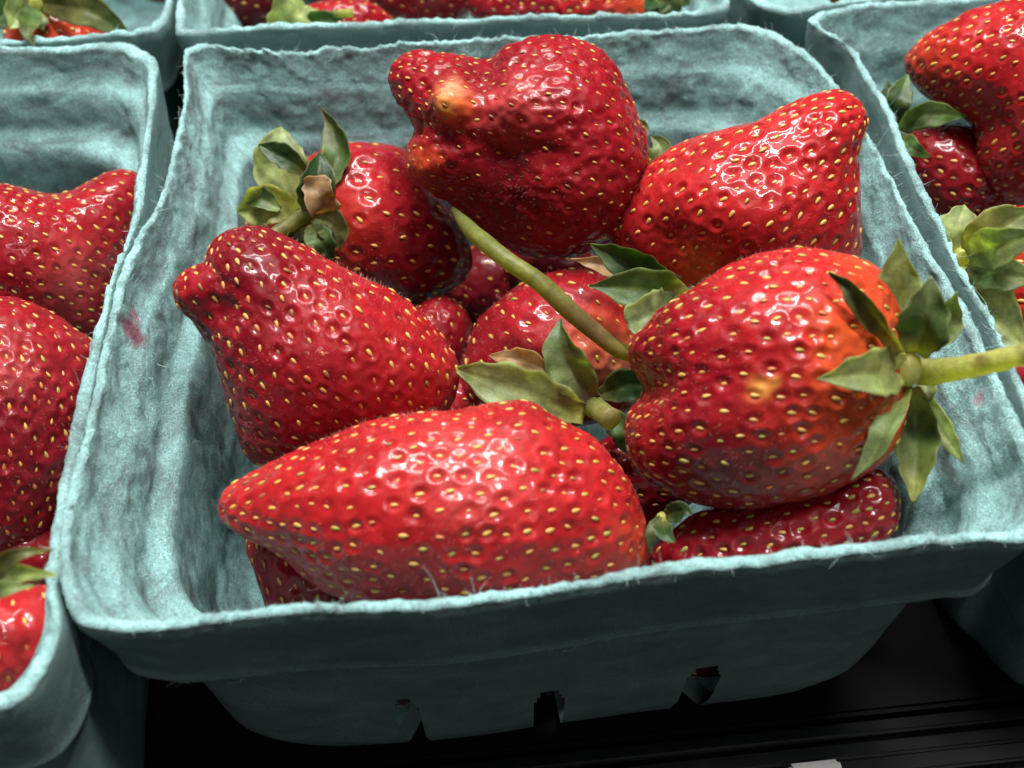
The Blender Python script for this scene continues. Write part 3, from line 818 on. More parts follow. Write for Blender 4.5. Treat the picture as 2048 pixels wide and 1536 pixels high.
            PF.append(np.stack([g[:-1], g2[:-1], g2[1:], g[1:]], -1).reshape(-1, 4)); o += nseg * 3
        fo = link(bpy.data.objects.new('loose_fibres', mesh_np('loose_fibres', np.vstack(PV) - c0, np.vstack(PF), M['fibre'])), root)
        fo['kind'] = 'stuff'
    return root

def rim_from_px(pts, z=RIM): return [tuple(on_z(u, v, z)[:2]) for u, v in pts]
def mmxy(*pts): return [(x * 0.001, y * 0.001) for x, y in pts]

CENTER_RIM = [(364, 102), (380, 92), (413, 84), (485, 97), (539, 103), (608, 104), (666, 98), (727, 100), (833, 88), (1000, 79), (1145, 70),
    (1243, 61), (1352, 59), (1450, 52), (1497, 51), (1545, 64), (1595, 94), (1634, 121), (1680, 175), (1722, 245), (1765, 315), (1810, 400),
    (1850, 475), (1890, 550), (1935, 625), (1970, 700), (2010, 790), (2048, 870), (2085, 950), (2105, 1010), (2095, 1050), (2048, 1078),
    (1965, 1078), (1797, 1096), (1617, 1118), (1382, 1143), (1236, 1163), (900, 1216), (759, 1226), (627, 1228), (473, 1240), (386, 1249),
    (320, 1258), (250, 1260), (190, 1253), (153, 1238), (131, 1200), (121, 1150), (124, 1080), (143, 971), (174, 854), (195, 730), (218, 650),
    (239, 550), (273, 476), (310, 411), (332, 350), (347, 290), (363, 220), (366, 164)]
basket('teal pulp basket with a red juice stain, around the biggest glossy strawberries', rim_from_px(CENTER_RIM), n=900, levels=100, fibres=1700, seed=3,
       slots=((786, 838, 37), (1074, 1134, 40), (1384, 1450, 39)),
       stain=[((266, 662), 0.0029, (0.75, 0.16, 0.23)), ((268, 632), 0.0011, (1.2, 0.4, 0.5)), ((1960, 800), 0.0012, (1.2, 0.5, 0.6))])
LEFT_RIM = rim_from_px([(0, 93), (100, 90), (200, 82), (245, 82), (285, 98), (314, 125), (312, 165), (313, 200), (307, 239), (300, 290), (289, 376), (279, 427), (261, 476),
    (234, 545), (210, 640), (188, 722), (167, 840), (136, 962), (118, 1080), (114, 1150)], 0.0625) + mmxy((-67.4, -60.5), (-65.9, -66.5), (-67.2, -73.6), (-71.3, -77.2),
    (-85, -79), (-120, -79), (-160, -78), (-190, -76), (-197, -70), (-198, -40), (-199, 0), (-199, 40), (-197, 70), (-188, 77), (-150, 77))
basket('teal pulp basket with a rounded front corner, holding the saddle-backed strawberry', LEFT_RIM, zr=0.0625, foot=0.95, rnd=0.012, n=520, levels=64, fibres=900, seed=5)
RIGHT_RIM = mmxy((78, 70.2), (100, 70.5), (140, 70), (185, 69), (193, 64), (194.5, 40), (195, 0), (194, -40), (192, -56), (184, -62), (150, -64),
    (110, -66), (85, -66), (76.5, -63.5), (73.8, -56), (73.5, -48)) + rim_from_px([(2090, 880), (2045, 790), (2004, 700), (1960, 612), (1906, 515), (1878, 450), (1838, 370), (1795, 280), (1768, 210), (1730, 150), (1702, 100), (1655, 68), (1618, 44), (1622, 30)], .0625)
basket('teal pulp basket with a torn frayed rim, holding the two-lobed bright red strawberry', RIGHT_RIM, zr=0.0622, foot=0.94, rnd=0.010, n=520, levels=64, fibres=900, seed=8)
BACK_C = mmxy((-64.5, 79), (-62, 75.6), (-43, 75.2), (-20, 75), (3.4, 73.8), (25, 72.2), (45, 70.8), (51, 72), (53.8, 77), (55, 100), (56, 150), (54, 192), (46, 199), (0, 200), (-50, 200), (-63, 195), (-66, 150), (-65.4, 100))
basket('teal pulp basket in shadow holding a dark berry with a broad pale sepal', BACK_C, zr=0.0628, n=360, levels=50, fibres=300, seed=11)
BACK_L = mmxy((-72.5, 81), (-68.6, 84.0), (-67.6, 92), (-68, 120), (-70, 190), (-82, 204), (-130, 205), (-190, 204), (-200, 190), (-201, 120), (-200, 88), (-190, 80.5), (-150, 80), (-100, 80))
basket('teal pulp basket holding the orange-red strawberry with a rounded pale sepal', BACK_L, zr=0.0605, n=300, levels=44, fibres=200, seed=13)
BACK_R = mmxy((58.5, 78), (62, 73.6), (68, 71.8), (78, 73.2), (100, 74), (140, 74), (180, 74), (187, 80), (188, 110), (188, 190), (178, 203), (120, 204), (72, 203), (60, 196), (58, 150), (57.6, 100))
basket('teal pulp basket whose blunt rounded corner touches the backs of two other baskets', BACK_R, zr=0.0615, n=300, levels=44, fibres=200, seed=17)
# ------------------------------------------------------------------ the strawberries
def ell(cx, cy, rx, ry, rot=0.0, wob=0.06, seed=0, taper=0.0):
    rs = np.random.RandomState(seed); ph = rs.uniform(0, 6.28, 3); out = []
    for k in range(28):
        a = 2 * math.pi * k / 28
        f = 1 + wob * (0.6 * math.sin(2 * a + ph[0]) + 0.5 * math.sin(3 * a + ph[1]) + 0.3 * math.sin(5 * a + ph[2]))
        x = rx * f * math.cos(a); y = ry * f * math.sin(a) * (1 - taper * math.cos(a))
        out.append((cx + x * math.cos(rot) - y * math.sin(rot), cy + x * math.sin(rot) + y * math.cos(rot)))
    return out
GP = 'strawberries piled in the pulp baskets'
GOLD = (('gold', .74), ('olive', .10), ('orange', .10), ('brown', .06))
MIX = (('gold', .55), ('orange', .33), ('brown', .12))
GRN = (('olive', .6), ('gold', .4))

A = strawberry('long tapered bright red strawberry with a painted pink sheen lying along the front rim', GP,
    [(437, 1015), (448, 985), (480, 958), (530, 933), (600, 903), (680, 868), (760, 845), (850, 828), (930, 818), (1005, 806), (1055, 815), (1100, 843), (1150, 858),
     (1200, 882), (1240, 920), (1270, 970), (1288, 1030), (1293, 1085), (1282, 1140), (1235, 1185), (1130, 1215), (1000, 1228), (870, 1228), (750, 1215), (680, 1190),
     (620, 1160), (570, 1120), (520, 1085), (480, 1068), (450, 1046)], .050, (-1, .12), n=92, spacing=4.6, pit=.60, base='bright', flat=.92, seed=11, fuzz=2600,
    blobs=[(1275, 1090, 55, 'orange', .4), (1215, 1180, 70, 'orange', .2), (760, 1190, 130, 'deep', .6), (1040, 830, 70, 'deep', .6), (960, 960, 120, 'pink', .35), (640, 900, 80, 'deep', .35), (900, 1190, 150, 'deep', .4)],  # pink blob is a highlight painted into the skin colour
    bumps=[(1060, 850, 70, 1.5), (700, 960, 120, .8), (560, 1130, 60, -.8), (930, 990, 130, .9)], seedmix=GOLD, seedscale=1.05, wrinkle=.5)
B = strawberry('wide heart-shaped red strawberry with a small knob at its shoulder, against the left wall', GP,
    [(428, 545), (437, 497), (468, 472), (510, 463), (560, 476), (610, 500), (660, 530), (720, 563), (780, 593), (830, 625), (870, 662), (900, 700), (915, 745), (913, 790),
     (893, 835), (830, 872), (740, 892), (640, 912), (565, 928), (522, 926), (490, 890), (470, 840), (456, 790), (440, 740), (420, 690), (393, 650), (370, 612), (365, 580), (382, 553), (408, 540)],
    .054, (-.55, -.85), center=(640, 700), n=92, spacing=4.5, pit=.55, flat=.80, seed=12, fuzz=2600, base='red',
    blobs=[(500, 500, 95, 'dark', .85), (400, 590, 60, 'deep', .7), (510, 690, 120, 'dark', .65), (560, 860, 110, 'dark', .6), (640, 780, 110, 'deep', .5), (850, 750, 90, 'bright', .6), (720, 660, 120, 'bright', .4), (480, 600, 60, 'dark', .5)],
    bumps=[(500, 520, 80, 2.0), (430, 610, 45, -2.6), (390, 590, 42, 1.8), (720, 640, 130, 1.2), (560, 640, 50, -1.0), (840, 740, 80, .8)],
    seedmix=MIX, seedscale=1.1, wrinkle=.45, skin='flesh_soft')
C = strawberry('ribbed red strawberry with a green calyx and stub stem turned towards the left wall', GP,
    [(498, 452), (520, 410), (545, 372), (590, 335), (640, 308), (690, 290), (745, 288), (800, 300), (842, 340), (882, 400), (922, 450), (946, 510), (935, 555), (885, 590),
     (832, 604), (790, 595), (740, 590), (670, 590), (590, 570), (530, 520)], .042, (1, .25), center=(735, 452), n=84, spacing=6.2, pit=.60, flat=.86, seed=13, fuzz=1500,
    blobs=[(640, 470, 90, 'orange', .5), (900, 480, 90, 'dark', .75), (850, 560, 90, 'dark', .7), (730, 420, 90, 'bright', .5), (560, 470, 80, 'orange', .5)],
    bumps=[(620, 430, 60, -3.0), (720, 420, 70, 1.2)], seedmix=GOLD, seedscale=1.15, wrinkle=.3, noseed=[(615, 430, 60)])
D = strawberry('big lumpy double-headed dark red strawberry with two unripe orange patches, by the back rim', GP,
    [(786, 170), (796, 132), (830, 114), (870, 113), (905, 120), (950, 124), (980, 120), (1010, 100), (1060, 88), (1120, 85), (1180, 100), (1222, 130), (1247, 180), (1266, 230),
     (1285, 280), (1292, 322), (1285, 362), (1265, 402), (1242, 435), (1218, 472), (1170, 502), (1110, 516), (1055, 514), (1000, 490), (945, 444), (900, 402), (860, 377), (828, 342), (816, 302),
     (826, 262), (810, 222), (794, 200)], .062, (-.9, -.3), center=(1050, 300), n=92, spacing=4.3, pit=.42, flat=.84, seed=14, fuzz=2400, base='deep',
    blobs=[(1000, 400, 150, 'dark', .75), (1170, 250, 130, 'red', .8), (912, 215, 36, 'orange', .95), (908, 192, 26, 'pale', .9), (905, 222, 20, 'yellow', .6), (842, 335, 36, 'orange', .55), (1150, 390, 80, 'bright', .4), (985, 140, 60, 'dark', .6), (860, 160, 60, 'red', .6), (1030, 220, 60, 'pink', .35), (1080, 480, 120, 'dark', .4)],  # dark hollows and underside, lighter lumps: shading in the skin colour; orange patches own
    bumps=[(1005, 320, 62, -3.4), (1000, 420, 70, -2.0), (965, 140, 42, -2.4), (1150, 220, 95, 2.4), (905, 208, 36, 3.6), (1020, 215, 46, 2.0), (845, 330, 42, 1.8), (1180, 390, 85, 2.4), (885, 272, 40, -.8), (1090, 300, 40, -1.4), (1230, 300, 50, 1.4)],
    seedmix=(('gold', .6), ('olive', .15), ('brown', .25)), seedscale=.85, wrinkle=1.2, density=[(1010, 400, 110, .55)], skin='flesh_soft')
E_ = strawberry('glossy bright red cone-shaped strawberry pointing up at the right wall', GP,
    [(1238, 425), (1268, 372), (1310, 320), (1370, 285), (1440, 264), (1500, 246), (1560, 222), (1610, 201), (1652, 193), (1690, 205), (1711, 232), (1716, 262), (1704, 300), (1704, 350),
     (1712, 400), (1720, 450), (1723, 500), (1705, 550), (1620, 590), (1500, 605), (1420, 600), (1365, 580), (1310, 552), (1250, 520), (1218, 478)], .059, (.8, -.6), center=(1480, 405), n=90, spacing=4.9, pit=.72, flat=.80, seed=15, fuzz=2000, base='bright',
    blobs=[(1385, 575, 45, 'yellow', .6), (1400, 545, 60, 'orange', .6), (1690, 440, 60, 'deep', .5), (1250, 480, 60, 'deep', .5), (1660, 230, 60, 'bright', .5)],
    bumps=[(1340, 480, 55, -1.5), (1500, 420, 110, 1.8), (1400, 390, 90, 1.0), (1650, 250, 60, 1.0), (1560, 330, 60, -.8)], seedmix=(('gold', .88), ('orange', .06), ('olive', .06)), seedscale=1.18, wrinkle=.25, noseed=[(1390, 585, 40)])
F_ = strawberry('plump two-tipped strawberry, dark red fading to orange under a spread calyx with a long stem', GP,
    [(1254, 705), (1264, 672), (1290, 650), (1310, 627), (1350, 600), (1400, 565), (1450, 530), (1520, 506), (1600, 500), (1660, 508), (1720, 530), (1762, 562), (1788, 610), (1803, 680), (1806, 760),
     (1796, 830), (1770, 890), (1720, 940), (1650, 980), (1560, 1006), (1480, 1016), (1400, 1006), (1340, 985), (1290, 958), (1264, 920), (1254, 872), (1259, 824), (1272, 800), (1282, 774), (1264, 746)],
    .060, (-1, .05), center=(1530, 755), n=92, spacing=4.9, pit=.60, flat=.86, seed=16, fuzz=2200, base='bright',
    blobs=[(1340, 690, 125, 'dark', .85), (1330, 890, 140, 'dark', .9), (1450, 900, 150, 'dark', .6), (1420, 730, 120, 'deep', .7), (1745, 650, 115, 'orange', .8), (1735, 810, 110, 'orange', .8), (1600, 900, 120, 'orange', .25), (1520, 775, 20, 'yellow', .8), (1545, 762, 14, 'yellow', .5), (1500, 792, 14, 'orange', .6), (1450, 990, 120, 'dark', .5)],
    bumps=[(1290, 775, 62, -2.4), (1400, 770, 80, -.6), (1380, 660, 90, 1.0), (1370, 880, 110, 1.2), (1600, 650, 120, .8)], seedmix=(('gold', .7), ('olive', .2), ('orange', .1)), seedscale=1.1, wrinkle=.55, noseed=[(1805, 740, 70)])
G = strawberry('red strawberry with a pale pink shoulder half buried in the middle, wilted calyx in front', GP,
    [(918, 745), (935, 690), (960, 640), (1000, 600), (1060, 560), (1120, 541), (1180, 545), (1235, 575), (1275, 630), (1300, 700), (1300, 770), (1270, 820), (1200, 850), (1080, 860), (980, 840), (925, 800)],
    .038, (-.75, -.65), center=(1105, 700), n=80, spacing=6.0, pit=.45, flat=.86, seed=17, fuzz=1500, base='red',
    blobs=[(1200, 745, 65, 'pale', .75), (1210, 690, 60, 'orange', .5), (940, 740, 60, 'deep', .5)], bumps=[(1180, 800, 60, -1.5)], seedmix=GOLD, seedscale=1.15, wrinkle=.25, noseed=[(1190, 790, 70)])
H_ = strawberry('dark crimson strawberry with greenish seeds wedged under the plump one at the front rim', GP,
    [(1296, 1120), (1315, 1085), (1360, 1050), (1420, 1020), (1500, 1005), (1600, 985), (1690, 958), (1750, 940), (1784, 962), (1797, 1005), (1785, 1060), (1745, 1095), (1650, 1140), (1500, 1180), (1380, 1190), (1315, 1165)],
    .042, (1, -.35), n=76, spacing=4.6, pit=.7, flat=.9, seed=18, fuzz=600, base='deep', blobs=[(1450, 1040, 120, 'dark', .7), (1500, 1100, 90, 'red', .4)], seedmix=GRN, seedscale=1.1, wrinkle=.4)
I_ = strawberry('small dull dark red strawberry showing in the gap beside the heart-shaped one', GP,
    ell(878, 668, 66, 76, 0, .04, 3), .030, (0, -1), n=40, spacing=4.4, pit=.4, seed=19, base='deep', seedmix=MIX, seedscale=.8, skin='flesh_soft')
J = strawberry('dark red strawberry mostly hidden under the long tapered one, against the left wall', GP,
    [(488, 1085), (520, 1062), (600, 1050), (690, 1080), (740, 1140), (745, 1210), (690, 1260), (600, 1262), (545, 1235), (515, 1180)], .036, (-.3, -1), n=50, spacing=4.6, pit=.5, seed=20, base='deep', seedmix=MIX, flat=.8)
K = strawberry('dark red strawberry under the heart-shaped one, beside the pale drooping sepal', GP,
    ell(905, 810, 78, 62, 0, .05, 5), .030, (-1, 0), n=36, spacing=4.6, pit=.4, seed=21, base='deep', seedmix=MIX)
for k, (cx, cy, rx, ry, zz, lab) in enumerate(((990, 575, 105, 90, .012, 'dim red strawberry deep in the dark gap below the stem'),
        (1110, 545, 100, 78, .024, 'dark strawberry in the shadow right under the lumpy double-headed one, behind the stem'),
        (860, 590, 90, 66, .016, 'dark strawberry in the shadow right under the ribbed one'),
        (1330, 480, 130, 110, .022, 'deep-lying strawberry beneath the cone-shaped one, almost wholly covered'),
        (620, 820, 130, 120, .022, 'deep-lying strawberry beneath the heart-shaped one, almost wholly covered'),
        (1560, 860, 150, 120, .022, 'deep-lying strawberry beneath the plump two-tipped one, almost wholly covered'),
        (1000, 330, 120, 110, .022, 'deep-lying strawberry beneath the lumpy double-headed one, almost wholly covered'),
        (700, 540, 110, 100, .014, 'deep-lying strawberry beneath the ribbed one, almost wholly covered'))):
    strawberry(lab, GP, ell(cx, cy, rx, ry, .3 * k, .06, 40 + k), zz, (1, .4), n=26, spacing=5.5, pit=.4, seed=30 + k, base='dark', seedmix=MIX, skin='flesh_soft')  # filler berries: dark skin colour holds the shade of the pile's gaps

strawberry('dark strawberry deep in the gap between the long tapered and the plump two-tipped ones', GP, ell(1270, 960, 110, 95, .3, .05, 49), .028, (1, .4), n=40, spacing=4.8, pit=.4, seed=49, base='deep', seedmix=MIX)  # filler berry added to keep this gap dark over the lit floor
for k, (x, y, lab) in enumerate(((-0.0275, -0.0445, 'strawberry added behind the first vent slot of the front wall to block light'), (-0.001, -0.0445, 'strawberry added behind the middle vent slot of the front wall to block light'), (0.0258, -0.0445, 'strawberry added behind the last vent slot of the front wall to block light'))):
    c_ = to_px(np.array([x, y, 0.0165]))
    strawberry(lab, GP, ell(c_[0], c_[1], 158, 138, 0, .02, 55 + k), 0.0165, (1, .4), n=26, spacing=5.5, pit=.4, seed=55 + k, base='dark', seedmix=MIX)  # added berries stop light at the slots; dark skin deepens the shade

# neighbours: basket on the left
L1 = strawberry('broad saddle-backed red strawberry dense with gold seeds, below the rough back wall', GP,
    [(-150, 420), (-80, 385), (0, 374), (60, 379), (110, 384), (150, 376), (195, 348), (238, 334), (272, 342), (284, 385), (276, 440), (260, 510), (240, 580), (218, 645), (196, 696), (140, 690), (60, 680), (-40, 680), (-130, 620), (-170, 520)],
    .043, (1, .6), center=(70, 520), n=76, spacing=4.1, pit=.42, flat=.8, seed=51, fuzz=900, base='deep', blobs=[(80, 480, 150, 'red', .6), (150, 570, 70, 'pink', .4), (220, 600, 60, 'deep', .5), (240, 380, 50, 'deep', .4)],
    bumps=[(120, 380, 60, -1.0), (40, 500, 120, 1.0)], seedmix=(('gold', .8), ('olive', .2)), seedscale=1.0, wrinkle=.4)
L2 = strawberry('dark crimson strawberry with orange and gold seeds, beside the stained wall', GP,
    [(-170, 700), (-100, 625), (0, 598), (70, 615), (130, 648), (180, 690), (202, 738), (192, 800), (178, 870), (158, 950), (134, 1035), (84, 1082), (25, 1108), (-60, 1110), (-140, 1060), (-185, 900)],
    .045, (.3, 1), center=(10, 850), n=80, spacing=4.1, pit=.50, flat=.78, seed=52, fuzz=900, base='deep', blobs=[(40, 850, 190, 'dark', .75), (120, 700, 80, 'red', .4), (20, 720, 60, 'pink', .3)],
    seedmix=(('gold', .5), ('orange', .4), ('olive', .1)), seedscale=1.0, wrinkle=.9, skin='flesh_soft')
L3 = strawberry('smooth bright red strawberry with few seeds, under pale sepals at the rounded basket corner', GP,
    [(-150, 1260), (-90, 1205), (0, 1186), (60, 1168), (100, 1180), (127, 1225), (134, 1275), (120, 1330), (60, 1390), (-40, 1420), (-130, 1390)],
    .050, (.3, 1), n=60, spacing=5.2, pit=.4, flat=.9, seed=53, fuzz=300, base='bright', seedmix=(('orange', .5), ('gold', .5)), seedscale=1.1)
calyx(L3, (-40, 1195, 8), 16, [dict(p=[(-40, 1185, 10), (30, 1150, 15), (112, 1150, 15)], w=46, c=(YELG, PALEG, PALEG)),
    dict(p=[(-50, 1180, 12), (20, 1115, 17), (108, 1098, 15)], w=36, c=(PALEG, OLIVE, OLIVE)),
    dict(p=[(-60, 1200, 12), (0, 1180, 17), (70, 1172, 17)], w=40, c=(YELG, GREEN, PALEG))])
for k, (cx, cy, rx, ry, zz, lab) in enumerate(((-20, 300, 120, 120, .022, 'deep-lying strawberry under the saddle-backed one, almost wholly covered'), (40, 680, 130, 130, .02, 'deep-lying strawberry under the dark crimson one, almost wholly covered'),
        (60, 1090, 120, 90, .03, 'dark strawberry in the shadow between two others behind pale sepals'))):
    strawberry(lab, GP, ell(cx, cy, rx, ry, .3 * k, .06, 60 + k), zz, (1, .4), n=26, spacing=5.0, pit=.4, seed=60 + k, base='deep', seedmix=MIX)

# basket on the right
R1 = strawberry('large two-lobed bright red strawberry dense with gold seeds, reaching over the basket rim', GP,
    [(1814, 130), (1822, 95), (1850, 66), (1900, 42), (1960, 18), (2050, -4), (2140, -10), (2230, 40), (2270, 160), (2240, 300), (2160, 390), (2080, 408), (2030, 396), (1992, 366), (1974, 322), (1966, 285),
     (1950, 245), (1905, 212), (1850, 180)], .064, (-.8, .5), center=(2060, 180), n=80, spacing=4.3, pit=.62, flat=.75, seed=71, fuzz=900, base='bright', blobs=[(1960, 260, 70, 'deep', .5), (2010, 360, 60, 'red', .5), (1860, 110, 60, 'orange', .25)],
    bumps=[(1985, 250, 45, -1.6)], seedmix=(('gold', .85), ('olive', .15)), seedscale=1.15, wrinkle=.4)
R2 = strawberry('dark red strawberry shaded by the two-lobed one, with pointed green sepals at its end', GP,
    [(1796, 300), (1815, 268), (1860, 250), (1910, 250), (1960, 272), (2000, 320), (2020, 390), (2000, 440), (1940, 460), (1880, 445), (1835, 395), (1805, 345)], .046, (1, .4), n=56, spacing=4.6, pit=.55, seed=72, base='deep',
    blobs=[(1900, 330, 80, 'deep', .5), (1970, 400, 60, 'dark', .7)], seedmix=MIX, seedscale=1.1)
calyx(R2, (1794, 262, 6), 16, [dict(p=[(1796, 262, 8), (1850, 230, 14), (1936, 233, 12)], w=46, c=(PALEG, GREEN, GREEN)),
    dict(p=[(1794, 255, 6), (1796, 205, 10), (1816, 148, 8)], w=48, c=(OLIVE, DKGREEN, GREEN)), dict(p=[(1798, 272, 10), (1822, 295, 16), (1860, 314, 15)], w=36, c=(OLIVE, GREEN, GREEN)),
    dict(p=[(1790, 250, 2), (1778, 200, 4), (1774, 158, 3)], w=36, c=(DKGREEN, DKGREEN, DKGREEN))])
R3 = strawberry('red strawberry with a large pale green star calyx resting near the rim', GP,
    [(1925, 520), (1940, 455), (1985, 425), (2050, 412), (2130, 440), (2190, 550), (2180, 690), (2100, 770), (2030, 750), (1975, 680), (1940, 600)], .048, (1, .2), n=60, spacing=4.6, pit=.5, seed=73, base='bright', seedmix=GOLD, seedscale=1.1, blobs=[(1960, 520, 70, 'orange', .5)])
calyx(R3, (1928, 512, 8), 20, [dict(p=[(1934, 506, 6), (1916, 460, 8), (1930, 408, 6)], w=70, c=(YELG, PALEG, GREY), cup=.4),
    dict(p=[(1932, 505, 10), (1990, 460, 16), (2075, 415, 18)], w=80, c=(YELG, YELG, GREEN)),
    dict(p=[(1936, 515, 11), (2000, 492, 20), (2085, 462, 24)], w=76, c=(YELG, PALEG, GREEN)),
    dict(p=[(1938, 528, 10), (2000, 545, 17), (2075, 560, 18)], w=74, c=(OLIVE, GREEN, PALEG)),
    dict(p=[(1930, 530, 9), (1968, 615, 13), (2062, 705, 16)], w=108, c=(YELG, PALEG, PALEG), cup=.3),
    dict(p=[(1920, 505, 5), (1898, 495, 5), (1888, 480, 3)], w=40, c=(DKGREEN, DKGREEN, DKGREEN))])
for k, (cx, cy, rx, ry, zz, lab) in enumerate(((2080, 760, 110, 90, .045, 'crimson strawberry peeking over the rim beside the long stem'), (1990, 500, 120, 110, .022, 'deep-lying strawberry under the star calyx berry, almost wholly covered'),
        (2020, 250, 130, 120, .03, 'deep-lying strawberry under the two-lobed one, almost wholly covered'))):
    strawberry(lab, GP, ell(cx, cy, rx, ry, .3 * k, .06, 80 + k), zz, (1, .4), n=34, spacing=4.6, pit=.4, seed=80 + k, base='deep', seedmix=MIX)

# baskets behind
S1 = strawberry('orange-red strawberry under a rounded pale sepal and a long olive one', GP, ell(130, 90, 115, 85, .2, .05, 91), .050, (1, .4), n=44, spacing=5.5, pit=.4, seed=91, base='bright', blobs=[(80, 40, 80, 'orange', .7), (190, 90, 60, 'deep', .4)], seedmix=(('orange', .6), ('gold', .4)), seedscale=1.2)
calyx(S1, (70, 5, 10), 18, [dict(p=[(70, 5, 10), (40, 30, 16), (18, 58, 18)], w=84, c=(PALEG, GREY, PALEG), cup=.3), dict(p=[(75, 5, 10), (180, 22, 17), (272, 86, 15)], w=64, c=(OLIVE, OLIVE, GREEN)),
    dict(p=[(65, 15, 12), (55, 60, 20), (70, 95, 20)], w=44, c=(GREEN, GREEN, OLIVE)), dict(p=[(65, 0, 8), (0, 30, 14), (-30, 70, 14)], w=60, c=(DKGREEN, GREEN, DKGREEN))])
S2 = strawberry('very dark strawberry beside the broad pale sepal in the shaded basket', GP, ell(480, -30, 120, 95, .3, .05, 92), .045, (1, .3), n=40, spacing=4.6, pit=.4, seed=92, base='dark', seedmix=MIX)
S3 = strawberry('shaded red strawberry carrying the broad pale sepal and a small green stem', GP, ell(690, 62, 105, 62, .05, .05, 93), .050, (1, .3), n=44, spacing=4.6, pit=.45, seed=93, base='deep', seedmix=(('gold', .6), ('orange', .4)))
calyx(S3, (612, 40, 9), 16, [dict(p=[(612, 5, 12), (590, 35, 15), (562, 90, 12)], w=92, c=(PALEG, PALEG, PALEG), prof=[.8, .9, 1, 1, .98, .9, .8, .7, .5]), dict(p=[(610, 55, 10), (640, 42, 15), (690, 36, 16)], w=40, c=(PALEG, GREEN, GREEN))],
    stem=[(628, 36, 12), (660, 30, 15), (702, 26, 18)], stem_r=[9, 7, 8], stem_cols=(GREEN, GREEN, YELG))
S4 = strawberry('dim dark red strawberry in the middle of the shaded basket', GP, ell(850, -20, 120, 80, -.2, .05, 94), .046, (1, .3), n=40, spacing=4.4, pit=.4, seed=94, base='deep', seedmix=MIX)
S5 = strawberry('crimson strawberry with pale seeds just behind the back rim of the stained basket', GP, ell(1030, 12, 100, 60, .2, .05, 95), .050, (1, .3), n=44, spacing=4.4, pit=.5, seed=95, base='deep', seedmix=GOLD)
S6 = strawberry('bright glossy strawberry with a ragged dark green calyx beside the rounded basket corner', GP, ell(1215, 12, 105, 66, 0, .05, 96), .050, (-1, .3), n=48, spacing=4.8, pit=.6, seed=96, base='bright', blobs=[(1290, 0, 50, 'orange', .6)], seedmix=GOLD, seedscale=1.1)
calyx(S6, (1318, 0, 8), 14, [dict(p=[(1318, -5, 10), (1340, 10, 13), (1352, 38, 12)], w=56, c=(OLIVE, DKGREEN, OLIVE)), dict(p=[(1318, -8, 10), (1350, -8, 13), (1380, 8, 12)], w=50, c=(OLIVE, DKGREEN, GREEN)), dict(p=[(1312, -2, 10), (1300, 15, 14), (1310, 34, 13)], w=34, c=(GREEN, DKGREEN, DKGREEN))])
for k, (cx, cy, rx, ry, zz, bs, lab) in enumerate(((1720, -28, 70, 44, .054, 'red', 'red strawberry just showing over the rim behind the frayed basket corner'), (1870, -34, 90, 50, .056, 'bright', 'bright strawberry just showing over the rim behind the two-lobed one'),
        (1990, -60, 90, 60, .05, 'deep', 'dark strawberry behind the two-lobed one in the basket at the back'), (1420, -60, 70, 60, .036, 'deep', 'dark strawberry low beside the ragged green calyx'), (300, -60, 60, 60, .03, 'dark', 'very dark strawberry low beside the wall of the shaded basket'),
        (640, -90, 120, 80, .030, 'dark', 'very dark strawberry low behind the broad pale sepal'))):
    strawberry(lab, GP, ell(cx, cy, rx, ry, .2 * k, .06, 100 + k), zz, (1, .4), n=30, spacing=4.6, pit=.4, seed=100 + k, base=bs, seedmix=GOLD)

# ------------------------------------------------------------------ calyxes and stems of the main basket
calyx(F_, (1808, 738, 11), 33, [
    dict(p=[(1812, 708, 7), (1800, 610, 9), (1797, 477, 12)], w=92, c=(YELG, GREY, PALEG), cup=.35, back=PALEG),
    dict(p=[(1842, 705, 4), (1888, 655, 3), (1914, 584, 6)], w=62, c=(PALEG, GREY, GREY), cup=.5),
    dict(p=[(1830, 708, 12), (1850, 640, 17), (1862, 552, 18)], w=88, c=(YELG, GREEN, GREY), cup=.5),
    dict(p=[(1802, 706, 104), (1748, 632, 104), (1700, 575, 105), (1656, 545, 106)], w=46, c=(YELG, OLIVE, DKGREEN), cup=.7, roll=.5),
    dict(p=[(1815, 742, 11), (1740, 745, 103), (1680, 752, 103), (1634, 758, 103)], w=88, c=(YELG, PALEG, GREY), cup=.3),
    dict(p=[(1812, 770, 9), (1776, 850, 103), (1740, 915, 104), (1702, 960, 106)], w=54, c=(YELG, GREY, GREY), cup=.4, roll=-.4),
    dict(p=[(1824, 775, 6), (1834, 870, 6), (1826, 1008, 8)], w=80, c=(YELG, GREEN, YELG), cup=.5),
    dict(p=[(1834, 772, 5), (1872, 845, 4), (1928, 928, 7)], w=48, c=(YELG, PALEG, PALEG), cup=.4),
    dict(p=[(1840, 755, 5), (1852, 775, 6), (1860, 802, 8)], w=34, c=(YELG, PALEG, OLIVE))],
    stem=[(1812, 740, 7), (1880, 742, 12), (1990, 722, 19), (2120, 692, 26)], stem_r=[28, 23, 20, 20], stem_cols=(OLIVE, YELG, YELG, (0.42, 0.42, 0.16)))
